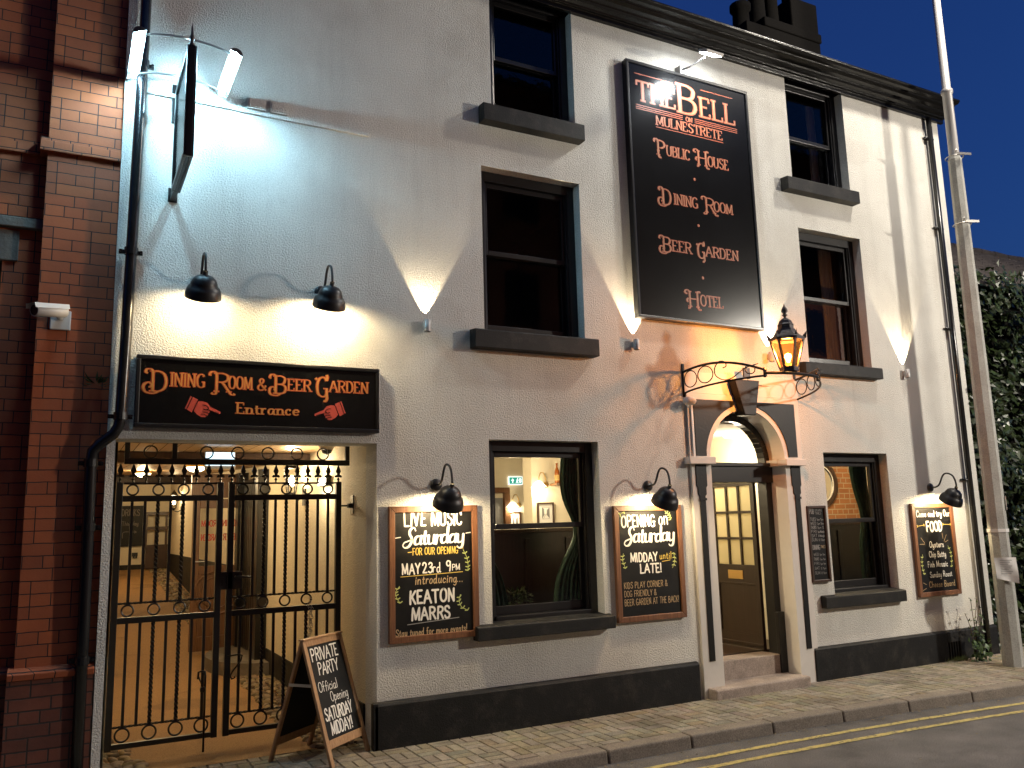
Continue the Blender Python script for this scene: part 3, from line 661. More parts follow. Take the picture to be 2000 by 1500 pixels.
def window(o, x0, x1, z0, z1, sill, rail, sp=.10, frame_top=.10):
    """sash window set back in the opening x0..x1, z0..z1; sill = (x0,x1,z0,z1)"""
    yf = .115
    b = MB(); fw = .085
    b.box(x0, x0+fw, yf, yf+.13, z0, z1); b.box(x1-fw, x1, yf, yf+.13, z0, z1); b.box(x0+fw, x1-fw, yf, yf+.13, z1-frame_top, z1); b.box(x0+fw, x1-fw, yf-.03, yf+.13, z0, z0+.045)
    for xa in (x0+fw, x1-fw-.018): b.box(xa, xa+.018, yf+.018, yf+.04, z0+.045, z1-frame_top)
    w = b.build('window', BLACKW, pub, bevel=.005)
    xi0, xi1 = x0+fw, x1-fw; st = .05
    for nm, ys, za, zb, bt, tp in (('upper_sash', yf+.045, rail-.02, z1-frame_top, .05, .05), ('lower_sash', yf+.088, z0+.045, rail+.03, .08, .05)):
        b = MB(); b.box(xi0, xi0+st, ys, ys+.038, za, zb); b.box(xi1-st, xi1, ys, ys+.038, za, zb); b.box(xi0+st, xi1-st, ys, ys+.038, za, za+bt); b.box(xi0+st, xi1-st, ys, ys+.038, zb-tp, zb)
        b.build(nm, BLACKW, w, bevel=.005)
        b = MB(); b.poly([(xi0+st-.005, ys+.019, za+bt-.005), (xi1-st+.005, ys+.019, za+bt-.005), (xi1-st+.005, ys+.019, zb-tp+.005), (xi0+st-.005, ys+.019, zb-tp+.005)]); b.build('pane', GLASS, w)
    b = MB(); a0, a1, c0, c1 = sill
    b.prismx([(-sp, c0), (-sp, c1-.008), (-sp+.01, c1), (.02, c1+.012), (.02, c0)], a0, a1)
    b.prismx([(.02, z0-.10), (.02, c1+.012), (.2, c1+.03), (.2, z0-.10)], x0+.002, x1-.002)
    b.build('sill', BLACKM, w, bevel=.006)
    return w
WIN = [
    (3.575, 4.56, 5.9, 7.30, (3.43, 4.60, 5.70, 5.88), 6.55, .12),
    (3.445, 4.575, 3.6, 5.27, (3.29, 4.665, 3.425, 3.60), 4.44, .12),
    (7.685, 8.70, 5.85, 7.30, (7.48, 8.72, 5.67, 5.83), 6.5, .12),
    (7.71, 8.79, 3.57, 5.25, (7.54, 8.86, 3.43, 3.565), 4.42, .10),
    (3.465, 4.675, .92, 2.58, (3.27, 4.73, .79, .91), 1.77, .10),
    (7.81, 8.90, .905, 2.52, (7.58, 8.92, .765, .895), 1.72, .08)]
for i, (x0, x1, z0, z1, sl, rl, sp) in enumerate(WIN): window(i, x0, x1, z0, z1, sl, rl, sp)

# doorway: plastered surround with arch, black panels
DX0, DX1, SPR, RAD, DC = 6.085, 7.165, 2.43, .54, 6.625
b = MB(); bm = b.bm; yF, yB = -.03, .34
def q4(a, c, d, e): bm.faces.new([bm.verts.new(p) for p in (a, c, d, e)])
SX0, SX1, SZ = 5.82, 7.44, 3.125
for xa, xb in ((SX0, DX0), (DX1, SX1)): q4((xa, yF, -.05), (xb, yF, -.05), (xb, yF, SPR), (xa, yF, SPR))
N = 36
def ap(i): a = math.pi*(1-i/N); return (DC+RAD*math.cos(a), SPR+RAD*math.sin(a))
def op(i):
    a = math.pi*(1-i/N); c, s_ = math.cos(a), math.sin(a)
    k = min((SX1-DC)/abs(c) if abs(c) > 1e-6 else 9, (SZ-SPR)/s_ if s_ > 1e-6 else 9); return (DC+k*c, SPR+k*s_)
for i in range(N):
    p, q, r_, s_ = ap(i), ap(i+1), op(i+1), op(i)
    q4((p[0], yF, p[1]), (q[0], yF, q[1]), (r_[0], yF, r_[1]), (s_[0], yF, s_[1]))
    q4((p[0], yF, p[1]), (p[0], yB, p[1]), (q[0], yB, q[1]), (q[0], yF, q[1]))
for xx in (SX0, SX1):
    c = (xx, SZ)
ci = [i for i in range(N) if abs(op(i)[0]-op(i+1)[0]) > 1e-5 and abs(op(i)[1]-op(i+1)[1]) > 1e-5]
for i in ci:
    cx = SX0 if op(i)[0] < DC else SX1
    bm.faces.new([bm.verts.new((p[0], yF, p[1])) for p in (op(i), op(i+1), (cx, SZ))])
for xx in (DX0, DX1): q4((xx, yF, -.05), (xx, yB, -.05), (xx, yB, SPR), (xx, yF, SPR))
for xx in (SX0, SX1): q4((xx, yF, -.05), (xx, yF, SZ), (xx, .02, SZ), (xx, .02, -.05))
q4((SX0, yF, SZ), (SX1, yF, SZ), (SX1, .02, SZ), (SX0, .02, SZ))
q4((SX0, yB, SPR), (DX0, yB, SPR), (DX0, yB, -.05), (SX0, yB, -.05))
door_sur = b.build('door_surround', SMOOTH, pub)
b = MB(); b.box(5.80, 7.46, -.018, 0, 3.128, 3.36); b.build('frieze', SMOOTH, door_sur, bevel=.004)
b = MB(); b.box(5.75, 6.10, -.10, .03, 2.365, 2.44); b.build('impost', SMOOTH, door_sur, bevel=.006)
b = MB(); b.box(7.115, 7.42, -.10, .03, 2.355, 2.43); b.box(7.115, 7.165, .03, .34, 2.355, 2.43); b.build('impost', SMOOTH, door_sur, bevel=.006)
for sg in (-1, 1):
    b = MB(); f = lambda u: DC + sg*u
    al = [(f(.60*math.cos(R(t))), SPR+.60*math.sin(R(t))) for t in range(8, 74, 5)]
    b.prism([(f(.735), 2.455), (f(.595), 2.455)] + al + [(f(.16), 3.06), (f(.735), 3.06)], -.040, -.028); b.build('black_spandrel', BLACKP, door_sur)
    b = MB(); cx = f(.685)
    b.prism([(cx-.07, 2.36), (cx-.07, 2.14), (cx-.055, 2.12), (cx-.055, 2.05), (cx-.037, 2.03), (cx-.035, .36), (cx+.035, .36), (cx+.037, 2.03), (cx+.055, 2.05), (cx+.055, 2.12), (cx+.07, 2.14), (cx+.07, 2.36)], -.040, -.028)
    b.box(cx-.045, cx+.045, -.05, -.04, 1.985, 2.01); b.build('black_pilaster_panel', BLACKP, door_sur)
b = MB(); b.prism([(6.39, 3.285), (6.725, 3.285), (6.70, 2.905), (6.62, 2.885), (6.54, 2.905)], -.14, .02) if False else b.prism([(6.41, 3.29), (6.77, 3.29), (6.685, 2.90), (6.525, 2.90)], -.13, .02)
b.build('keystone', BLACKP, door_sur, bevel=.008)
# door frame, fanlight, door leaf
b = MB(); y0, y1 = .20, .34
b.box(DX1-.085, DX1, y0, y1, .02, 2.30); b.box(DX0, DX0+.07, y0, y1, .3, 2.30); b.box(DX0, DX1, y0-.03, y1, 2.18, 2.36); b.box(DX0, DX1, y0-.05, y1, 2.36, 2.40); b.box(DX1-.10, DX1, y0-.05, y0, .05, .75)
n = 24
for i in range(n):
    a0, a1 = math.pi*i/n, math.pi*(i+1)/n
    p = [(DC+r*math.cos(a), SPR-.03+r*math.sin(a)) for r, a in ((.545, a0), (.545, a1), (.47, a1), (.47, a0))]
    b.prism(p, .21, .33)
dfr = b.build('door_frame', BLACKW, pub, bevel=.005)
b = MB(); pts = [(DC+.48*math.cos(math.pi*i/24), .27, SPR-.03+.48*math.sin(math.pi*i/24)) for i in range(25)]; b.poly(pts); b.build('fanlight', GLASS, dfr)
# steps
b = MB(); b.box(5.86, 7.17, -.16, .20, -.03, .105); b.build('doorstep', STONE, pub, bevel=.018)
b = MB(); b.box(DX0, DX1-.085, .17, .45, .10, .30); b.build('threshold', STONE, pub, bevel=.008)
b = MB(); b.box(2.2, 10.6, .30, 6.4, -.02, .02); b.box(2.45, 10.6, .45, 6.4, .02, .31); b.build('interior_floor', DARKW, pub)
# the leaf, hung on the right and standing ajar inwards
LW, LH, LT = .75, 1.93, .042
leafR = Matrix.Translation(V((7.035, .37, .32))) @ Matrix.Rotation(R(-91), 4, 'Z')
def leaf(boxes, name, material, parent, bevel=.003):
    b = MB()
    for x0, x1, ya, yb, z0, z1 in boxes: b.box(x0, x1, ya, yb, z0, z1)
    bmesh.ops.transform(b.bm, matrix=leafR, verts=b.bm.verts)
    return b.build(name, material, parent, bevel=bevel)
st = .062
bx = [(-LW, -LW+st, 0, LT, 0, LH), (-st, 0, 0, LT, 0, LH), (-LW+st, -st, 0, LT, LH-.09, LH), (-LW+st, -st, 0, LT, .72, .93), (-LW+st, -st, 0, LT, 0, .15), (-LW+st, -st, .014, LT-.014, .15, .72)]
bx += [(-LW+st, -st, -.004, 0, .145, .165), (-LW+st, -st, -.004, 0, .705, .725)]
gw = (LW-2*st)/3
for k in (1, 2): bx.append((-LW+st+gw*k-.016, -LW+st+gw*k+.016, .002, LT-.002, .93, LH-.09))
gh = (LH-.09-.93)/3
for k in (1, 2): bx.append((-LW+st, -st, .004, LT-.004,   .93+gh*k-.014, .93+gh*k+.014))
door = leaf(bx, 'door', DOORW, pub)
leaf([(-LW+st-.004, -st+.004, .018, .022, .926, LH-.086)], 'pane', GLASSF, door, 0)
leaf([(-.51, -.26, -.008, 0, .765, .865)], 'letterbox', BRASS, door, .003)
b = MB(); b.lathe([(.008, 0), (.01, .03), (.024, .04), (.026, .052), (.015, .065), (0, .066)], (-LW+.035, 0, 1.39), (0, -1, 0), 14); bmesh.ops.transform(b.bm, matrix=leafR, verts=b.bm.verts); b.build('knob', BRASS, door, True)
leaf([(-LW+.01, -.01, -.012, 0, .03, .06)], 'weatherboard', DOORW, door, .004)

# chimney stack silhouetted above the eaves
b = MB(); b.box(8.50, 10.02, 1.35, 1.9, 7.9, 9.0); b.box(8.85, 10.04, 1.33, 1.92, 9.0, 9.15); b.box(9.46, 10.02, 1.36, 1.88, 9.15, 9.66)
ch = b.build('chimney', SILHB, pub, bevel=.02)
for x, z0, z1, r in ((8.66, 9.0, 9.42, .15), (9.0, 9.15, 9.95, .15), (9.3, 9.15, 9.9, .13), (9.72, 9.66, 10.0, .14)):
    b = MB(); b.lathe([(r*.95, 0), (r, .04), (r*.85, .08), (r*.8, z1-z0-.1), (r*1.05, z1-z0-.08), (r*1.05, z1-z0), (r*.7, z1-z0)], (x, 1.62, z0), seg=14); b.build('chimney_pot', SILHB, ch, True)

# rooms behind the ground floor windows
b = MB()
b.poly([(2.45, .301, .31), (2.45, 6.4, .31), (2.45, 6.4, 2.85), (2.45, .301, 2.85)]); b.poly([(2.45, 5.5, .3), (10.6, 5.5, .3), (10.6, 5.5, 2.85), (2.45, 5.5, 2.85)]); b.poly([(10.58, .301, .3), (10.58, 6.2, .3), (10.58, 6.2, 2.85), (10.58, .301, 2.85)])
b.box(5.86, 7.72, 3.5, 3.75, .3, 2.85); b.box(7.72, 7.78, .302, 3.6, .3, 2.85)
b.build('interior_wall', CREAM, pub)
b = MB(); b.box(2.42, 10.6, .301, 6.25, 2.85, 2.9); b.box(2.45, 10.55, 2.6, 2.85, 2.68, 2.85); b.build('interior_ceiling', CEILW, pub)
b = MB(); b.box(8.3, 10.57, 1.75, 2.4, .3, 2.85); b.build('chimney_breast', BRICKIN, pub)
# dark rooms upstairs
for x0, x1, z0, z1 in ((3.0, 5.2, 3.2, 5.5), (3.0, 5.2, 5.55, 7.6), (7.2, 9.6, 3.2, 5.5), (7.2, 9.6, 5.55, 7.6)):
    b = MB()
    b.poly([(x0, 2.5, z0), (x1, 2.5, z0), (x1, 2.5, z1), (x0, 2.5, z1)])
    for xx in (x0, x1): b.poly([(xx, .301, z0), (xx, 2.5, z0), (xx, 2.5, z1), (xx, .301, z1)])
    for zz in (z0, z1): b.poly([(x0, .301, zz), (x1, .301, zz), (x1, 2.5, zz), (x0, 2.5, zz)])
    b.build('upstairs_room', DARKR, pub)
# passage
b = MB()
ys = [.30, 5, 16]
def pc(y): return 2.62 + .46*max(0, (y-4))/12
for y0, y1 in zip(ys, ys[1:]): b.poly([(2.382, y0, -.02), (2.382, y1, pf(y1)-.02), (2.382, y1, pc(y1)), (2.382, y0, pc(y0))]); b.poly([(.358, y0, -.02), (.358, y1, pf(y1)-.02), (.358, y1, pc(y1)), (.358, y0, pc(y0))])
b.poly([(.35, 16, .5), (2.4, 16, .5), (2.4, 16, 3.2), (.35, 16, 3.2)])
b.build('passage_wall', CREAMR, pub)
b = MB(); nb = 17
for i in range(nb):
    xa = .36 + 2.02*i/nb; xb = .36 + 2.02*(i+1)/nb - .006
    for y0, y1 in ((.30, 4), (4, 16)): b.poly([(xa, y0, pc(y0)), (xb, y0, pc(y0)), (xb, y1, pc(y1)), (xa, y1, pc(y1))])
    for y0, y1 in ((.30, 4), (4, 16)): b.poly([(xb, y0, pc(y0)+.012), (xb+.006, y0, pc(y0)+.012), (xb+.006, y1, pc(y1)+.012), (xb, y1, pc(y1)+.012)])
b.build('passage_ceiling', BOARDW, pub)
b = MB(); b.box(.36, 2.38, 2.25, 2.42, 2.50, 2.615); b.build('ceiling_beam', DARKW, pub, bevel=.006)
b = MB(); b.box(.36, 2.38, 11.0, 11.2, pc(11)-.14, pc(11)); b.build('ceiling_beam', DARKW, pub, bevel=.006)
b = MB(); b.box(2.362, 2.38, .31, 4.3, 0, .31)
b.box(2.362, 2.38, 6.2, 15.95, .2, 1.25); b.box(.37, 2.37, 15.97, 15.99, .85, 1.0); b.build('passage_skirting', BLACKM, pub)
b = MB(); b.box(2.24, 2.38, 4.35, 4.52, .1, 2.58); b.box(2.24, 2.38, 5.75, 5.95, .1, 2.62); b.box(2.32, 2.38, 4.5, 5.8, .15, 2.5)
for i in range(9): b.box(2.315, 2.322, 4.55+i*.13, 4.64+i*.13, .2, 2.45)
b.build('passage_door_frame', BLACKW, pub, bevel=.006)
# open glazed door standing across the passage
dp = MB(); xa, xb, yy = 1.66, 2.37, 6.0
dp.box(xa, xa+.10, yy, yy+.05, .12, 2.25); dp.box(xb-.10, xb, yy, yy+.05, .12, 2.25); dp.box(xa+.1, xb-.1, yy, yy+.05, 2.12, 2.25); dp.box(xa+.1, xb-.1, yy, yy+.05, 1.18, 1.30); dp.box(xa+.1, xb-.1, yy, yy+.05, .12, .32); dp.box(xa+.1, xb-.1, yy+.015, yy+.035, .32, 1.18)
dp.box(xa-.02, xb, yy+.06, yy+.16, 2.27, 2.62)
gd = dp.build('glazed_door', PASSW, pub, bevel=.006)
c = MB(); c.ring((2.015, yy, .92), .30, .014, 28, 6); c.ring((2.015, yy, .92), .22, .008, 28, 6); c.build('round_moulding', PASSW, gd)
c = MB(); c.poly([(xa+.095, yy+.025, 1.295), (xb-.095, yy+.025, 1.295), (xb-.095, yy+.025, 2.125), (xa+.095, yy+.025, 2.125)]); c.build('pane', GLASS, gd)
c = MB(); c.box(xa+.02, xa+.17, yy-.05, yy-.035, 1.36, 1.375); c.box(xa+.02, xa+.035, yy-.05, yy, 1.36, 1.375); c.build('handle', STEEL, gd)
c = MB(); pl = Plane((xb, yy-.002, 0), (-1, 0, 0)); pl.n = V((0, -1, 0))
text(c, pl, 'DINING ROOM', .12, 1.86, .085, .47, 'mono', .16); text(c, pl, 'BEER GARDEN', .12, 1.66, .085, .47, 'mono', .16); c.build('lettering', SIGNR, gd)
# round stone step below it
b = MB(); n = 16; pts = [(2.37, 4.0)] + [(2.37 - .62*math.sin(math.pi*i/n), 5.0 - .95*math.cos(math.pi*i/n)) for i in range(n+1)] + [(2.37, 5.98)]
lo = [b.bm.verts.new((p[0], p[1], .0)) for p in pts]; hi = [b.bm.verts.new((p[0], p[1], .17)) for p in pts]
b.bm.faces.new(hi)
for i in range(len(pts)-1): b.bm.faces.new([lo[i], lo[i+1], hi[i+1], hi[i]])
b.build('passage_step', STONEG, pub, bevel=.02)

# ------------------------------------------------------------------ brick neighbour on the left
brk = thing('brick_building', 'dark red brick building with projecting pier and stone window lintel', 'building', (-1, .2, 0))
b = MB()
b.box(-.245, .265, .045, 1.2, 2.52, 9.0); b.box(-.245, .325, .045, 1.2, .90, 2.52); b.build('brick_pier', BRICK, brk)
b = MB(); b.box(-.50, -.245, .165, 1.2, .90, 3.86); b.box(-5, -1.3, .165, 1.2, .90, 3.86); b.box(-1.3, -.50, .165, 1.2, .90, 1.40)
b.box(-5, -.245, .165, 1.2, 4.10, 9.0); b.box(-.40, -.245, .165, 1.2, 3.86, 4.10); b.box(-5, -1.4, .165, 1.2, 3.86, 4.10)
b.build('brick_wall', BRICK, brk)
b = MB(); b.box(-.285, .258, .005, .9, -.05, .82); b.box(-5, -.285, .12, .9, -.05, .82); b.build('brick_base', BRICK2, brk)
b = MB()
for x0, x1, y in ((-.285, .258, .005), (-5, -.285, .12)): b.prismx([(y-.012, .82), (y-.018, .86), (y+.02, .895), (y+.06, .905), (y+.2, .905), (y+.2, .82)], x0, x1)
b.build('base_moulding', BRICK, brk, bevel=.004)
b = MB()
for z0, dz, dy in ((4.725, .085, .032), (4.81, .03, .014)):
    b.box(-.30, .264, .045-dy, .3, z0, z0+dz); b.box(-5, -.30, .165-dy, .3, z0, z0+dz)
b.build('string_course', BRICK, brk, bevel=.006)
b = MB(); b.box(-1.4, -.40, .145, .5, 3.86, 4.10); b.box(-1.5, -.245, .11, .5, 4.12, 4.2); b.build('lintel', STONEG, brk, bevel=.008)
b = MB(); b.box(-1.3, -.50, .24, .34, 1.4, 3.86); b.build('window_frame', BLACKW, brk)

# cast iron drainpipe
dpz = thing('drainpipe', 'glossy black cast iron drainpipe with cranked elbow beside the gateway', 'drainpipe', (.2, -.1, 0))
b = MB(); b.tube([(.395, -.075, 7.2), (.385, -.075, 5.5), (.355, -.075, 3.1), (.345, -.075, 2.66), (.335, -.075, 2.60), (.305, -.07, 2.545), (.215, -.035, 2.47), (.175, -.02, 2.42), (.165, -.02, 2.34), (.175, -.01, 1.2), (.18, 0, .0)], .041, 14)
b.build('pipe', PIPE, dpz, True)
for z, x, y in ((5.55, .385, -.075), (3.97, .364, -.075), (2.68, .346, -.075), (2.33, .165, -.02), (1.86, .17, -.015), (.92, .176, -.005), (.12, .18, 0)):
    b = MB(); b.lathe([(.042, -.03), (.050, -.028), (.050, .028), (.042, .03)], (x, y, z), seg=14); b.box(x-.085, x+.085, y+.02, y+.045, z-.016, z+.016)
    for s_ in (-.072, .072): b.lathe([(.011, 0), (.011, .03)], (x+s_, y+.02, z), (0, -1, 0), 8, True)
    b.build('pipe_bracket', PIPE, dpz)

# security camera
cc = thing('security_camera', 'white bullet security camera bolted to the brick pier', 'security camera', (-.1, .045, 3.42))
b = MB(); b.box(-.16, -.02, .022, .045, 3.33, 3.48); b.build('mounting_plate', WPLAST, cc, bevel=.008)
b = MB(); b.tube([(-.09, .03, 3.42), (-.10, -.02, 3.43), (-.13, -.05, 3.44)], .022, 10); b.build('arm', WPLAST, cc, True)
b = MB(); d = V((-.75, -.62, -.16)).normalized(); c0 = V((-.06, -.04, 3.455)); b.lathe([(.0, 0), (.042, .004), (.046, .02), (.046, .26), (.040, .262)], c0, d, 16); b.build('body', WPLAST, cc, True)
b = MB(); b.lathe([(.040, .256), (0, .255)], c0, d, 16); b.build('lens', BLACKW, cc)
b = MB(); x_ = d.cross(V((0, 0, 1))).normalized(); n_ = x_.cross(d)
for s0, s1 in ((0, .285),):
    pr = [(-.05, .015), (-.046, .05), (.046, .05), (.05, .015)]
    a = [b.bm.verts.new(c0 + x_*p + n_*q + d*s0) for p, q in pr]; e = [b.bm.verts.new(c0 + x_*p + n_*q + d*s1) for p, q in pr]
    for i in range(3): b.bm.faces.new([a[i], a[i+1], e[i+1], e[i]])
b.build('sunshield', WPLAST, cc)

# ------------------------------------------------------------------ gates
def spear(b, x, y, z):
    b.lathe([(.008, 0), (.008, .02), (.014, .027), (.008, .036), (.008, .045)], (x, y, z), seg=6)
    k = z+.04
    b.prism([(x+px, k+pz) for px, pz in ((-.034, .012), (-.026, .002), (-.012, .008), (.012, .008), (.026, .002), (.034, .012), (.024, .028), (.013, .026), (.013, .036), (.023, .06), (0, .125), (-.023, .06), (-.013, .036), (-.013, .026), (-.024, .028))], y-.007, y+.007)
def gate_leaf(xs, twisted, rings, label):
    y = .70; t = thing('iron_gate', label, 'gate', (xs[0], y, .1), 'leaves of the passage gate')
    z0 = .125; zs = 2.215; x0, x1 = xs[0], xs[-1]
    b = MB()
    for x in (x0, x1): b.bar((x, y, z0-.005), (x, y, zs+.01), .05, .05, (0, 1, 0))
    for z in (2.09, 1.11): b.box(x0+.02, x1-.02, y-.02, y+.02, z-.024, z+.024)
    b.box(x0+.02, x1-.02, y-.02, y+.02, z0, z0+.04); b.box(x0+.02, x1-.02, y-.008, y+.008, zs-.008, zs+.008)
    fr = b.build('frame', IRON, t, bevel=.003)
    for z in (1.245, .29):
        b = MB(); b.bar((x0+.02, y, z), (x1-.02, y, z), .014, .014, twist=int((x1-x0)/.02)); b.build('twisted_rail', IRON, t)
    for i, x in enumerate(xs[1:-1], 1):
        tw = i in twisted
        for za, zb in ((.29, 1.09), (1.245, 2.07)):
            b = MB()
            if tw: b.bar((x, y, za), (x, y, zb), .024, .024, twist=int((zb-za)/.018))
            else: b.bar((x, y, za), (x, y, zb), .022, .022)
            b.build('twisted_bar' if tw else 'bar', IRON, t)
    for i in rings:
        x = xs[i]
        for zc, rr in ((2.162, .047), (1.187, .048), (.227, .056)): b = MB(); b.ring((x, y, zc), rr-.004, .008, 24, 6); b.build('ring', IRON, t)
    for x in xs: b = MB(); spear(b, x, y, zs+.006); b.build('spearhead', IRON, t)
    return t
L = [.405 + (1.20-.405)*i/8 for i in range(9)]
gl = gate_leaf(L, (3, 5), (1, 3, 5, 7), 'narrower black iron gate leaf with drop bolt and padlock')
Rr = [1.295 + (2.245-1.295)*i/10 for i in range(11)]
gr = gate_leaf(Rr, (3, 5, 7), (1, 3, 5, 7, 9), 'wider black iron gate leaf with lock box and lever handle')
b = MB(); b.box(1.275, 1.40, .675, .725, 1.31, 1.46); b.box(1.18, 1.275, .685, .715, 1.31, 1.46); b.build('lock_box', IRON, gr, bevel=.006)
b = MB(); b.tube([(1.34, .68, 1.415), (1.34, .63, 1.415), (1.36, .62, 1.415), (1.46, .62, 1.41)], .009, 8); b.build('handle', IRON, gr, True)
b = MB(); b.tube([(1.12, .675, .02), (1.12, .675, .62), (1.115, .672, .655), (1.09, .67, .66), (1.065, .67, .655), (1.062, .67, .60)], .009, 8); b.tube([(1.065, .668, .62), (1.09, .668, .56), (1.11, .668, .52)], .006, 6); b.lathe([(.02, -.02), (.024, 0), (.02, .02)], (1.10, .66, .515), seg=10, cap=True); b.build('drop_bolt', IRON, gl, True)
b = MB(); b.tube([(1.29, .67, .76), (1.38, .66, .77), (1.41, .655, .76), (1.40, .655, .72), (1.33, .655, .63), (1.315, .655, .60), (1.33, .655, .575), (1.355, .655, .585), (1.345, .655, .60)], .007, 8); b.build('latch_hook', IRON, gr, True)
for x0, x1 in ((.36, .425), (2.225, 2.385)):
    b = MB(); b.tube([(x0, .70, 2.005), (x1, .70, 2.005)], .008, 8)
    xx = x0 if x0 < 1 else x1; b.box(xx-.012, xx+.004, .66, .74, 1.93, 2.10)
    if x0 > 1: b.box(xx-.05, xx-.008, .68, .72, 1.985, 2.025)
    b.build('hinge', IRON, gl if x0 < 1 else gr)
chn = MB()
for i in range(22):
    zc = 1.20 - .019*i; chn.ring((1.985+.012*math.sin(i*1.3), .672+.004*(i % 2), zc), .0105, .0028, 10, 5, (0, 1, 0) if i % 2 else (1, .3, 0))
for i in range(12):
    zc = 1.12 - .019*i; chn.ring((2.0+.008*math.sin(i*1.7), .665+.004*(i % 2), zc), .0105, .0028, 10, 5, (0, 1, 0) if i % 2 else (1, .3, 0))
tag(chn.build('chain', STEEL), 'thin steel chain hanging from the wider gate leaf', 'chain')
gp = thing('gate_overpanel', 'fixed black iron overpanel with rings above the gates', 'iron panel', (1.4, .7, 2.4))
b = MB(); b.box(.43, 2.35, .69, .72, 2.375, 2.425)
for x in (.43, .80, 2.31): b.box(x, x+.04, .69, .72, 2.425, 2.6)
b.box(.47, 2.31, .70, .71, 2.555, 2.563); b.build('frame', IRON, gp, bevel=.003)
for x in (.63, 1.08, 1.34, 1.60, 1.86, 2.10): b = MB(); b.ring((x, .705, 2.48), .052, .007, 24, 6); b.build('ring', IRON, gp)

# ------------------------------------------------------------------ signs
def panel_sign(name, label, x0, x1, z0, z1, th, loc):
    t = thing(name, label, 'sign', loc)
    b = MB(); b.box(x0+.02, x1-.02, -th, -.012, z0+.02, z1-.02); b.build('panel', SIGNB, t)
    b = MB(); f = .032
    b.box(x0, x1, -th-.014, -.004, z1-f, z1); b.box(x0, x1, -th-.014, -.004, z0, z0+f); b.box(x0, x0+f, -th-.014, -.004, z0+f, z1-f); b.box(x1-f, x1, -th-.014, -.004, z0+f, z1-f)
    b.build('frame', BLACKW, t, bevel=.006)
    return t
def gilt(t, plane, items, big, small):
    """letters with a darker rim and a paler face"""
    a, c = MB(), MB()
    for s, x, z, h, w, sw in items:
        st = random.getstate()
        text(a, plane, s, x, z, h, w, 'roman', .13, .13, 0, sw, grow=big*.75, lift=.0012)
        text(c, plane, s, x, z, h, w, 'roman', .105, .13, 0, sw, grow=-small*.7, lift=.0028)
    return a, c
ent = panel_sign('entrance_sign', 'wide black sign with gold lettering and two pointing hands above the gateway', .44, 2.385, 2.605, 3.165, .055, (1.4, 0, 2.6))
pl = Plane((0, -.055, 0))
a, c = gilt(ent, pl, [('D', .55, 2.885, .155, .115, True), ('INING', .692, 2.93, .105, .25, False), ('R', 1.02, 2.905, .145, .11, True), ('OOM', 1.125, 2.932, .10, .18, False), ('&', 1.35, 2.93, .095, .07, False),
    ('B', 1.485, 2.91, .145, .095, True), ('EER', 1.595, 2.94, .095, .19, False), ('G', 1.835, 2.90, .165, .095, True), ('ARDEN', 1.945, 2.945, .095, .335, False)], .010, .003)
a.build('lettering', SIGNO, ent); c.build('gold_lettering', SIGNG, ent)
a, c = MB(), MB()
text(a, pl, 'Entrance', 1.19, 2.735, .085, .50, 'roman', .2, .12, grow=.005); text(c, pl, 'Entrance', 1.19, 2.735, .085, .50, 'roman', .16, .12, lift=.0028)
a.build('lettering', SIGNO, ent); c.build('gold_lettering', SIGNG, ent)
def hand(sg, cx, cz, s):
    """pointing cuffed hand, drawn pointing right when sg = 1"""
    a, k = MB(), MB(); f = lambda pts: [(cx+sg*x*s, cz+z*s) for x, z in pts]
    tl = -.35
    rt = lambda pts: f([(x*math.cos(tl)-z*math.sin(tl), x*math.sin(tl)+z*math.cos(tl)) for x, z in pts])
    flat(a, pl, rt([(-1.0, -.42), (-.52, -.50), (-.48, .40), (-.98, .44)]))
    flat(a, pl, rt([(-.46, -.36), (-.2, -.5), (.1, -.56), (.32, -.48), (.42, -.3), (.46, 0), (.40, .24), (.1, .42), (-.2, .40), (-.46, .30)]), .0014)
    flat(a, pl, rt([(.30, .0), (1.02, .02), (1.10, .10), (1.04, .19), (.38, .25), (.2, .3)]), .0016)
    for pts in ([(-.5, -.48), (-.46, .38)], [(-.88, -.42), (-.86, .42)], [(.1, -.06), (.34, .02), (.46, 0)], [(.06, -.22), (.3, -.16), (.44, -.18)], [(.02, -.38), (.22, -.33), (.38, -.36)], [(-.1, .18), (.12, .22), (.3, .12), (.2, -.02), (.02, -.04)], [(.42, .02), (.98, .05)]):
        strokes(k, pl, rt(pts), s*.045, True, .003)
    a.build('pointing_hand', SIGNR, ent); k.build('hand_outline', SIGNB, ent)
hand(1, .935, 2.765, .125); hand(-1, 1.95, 2.775, .125)

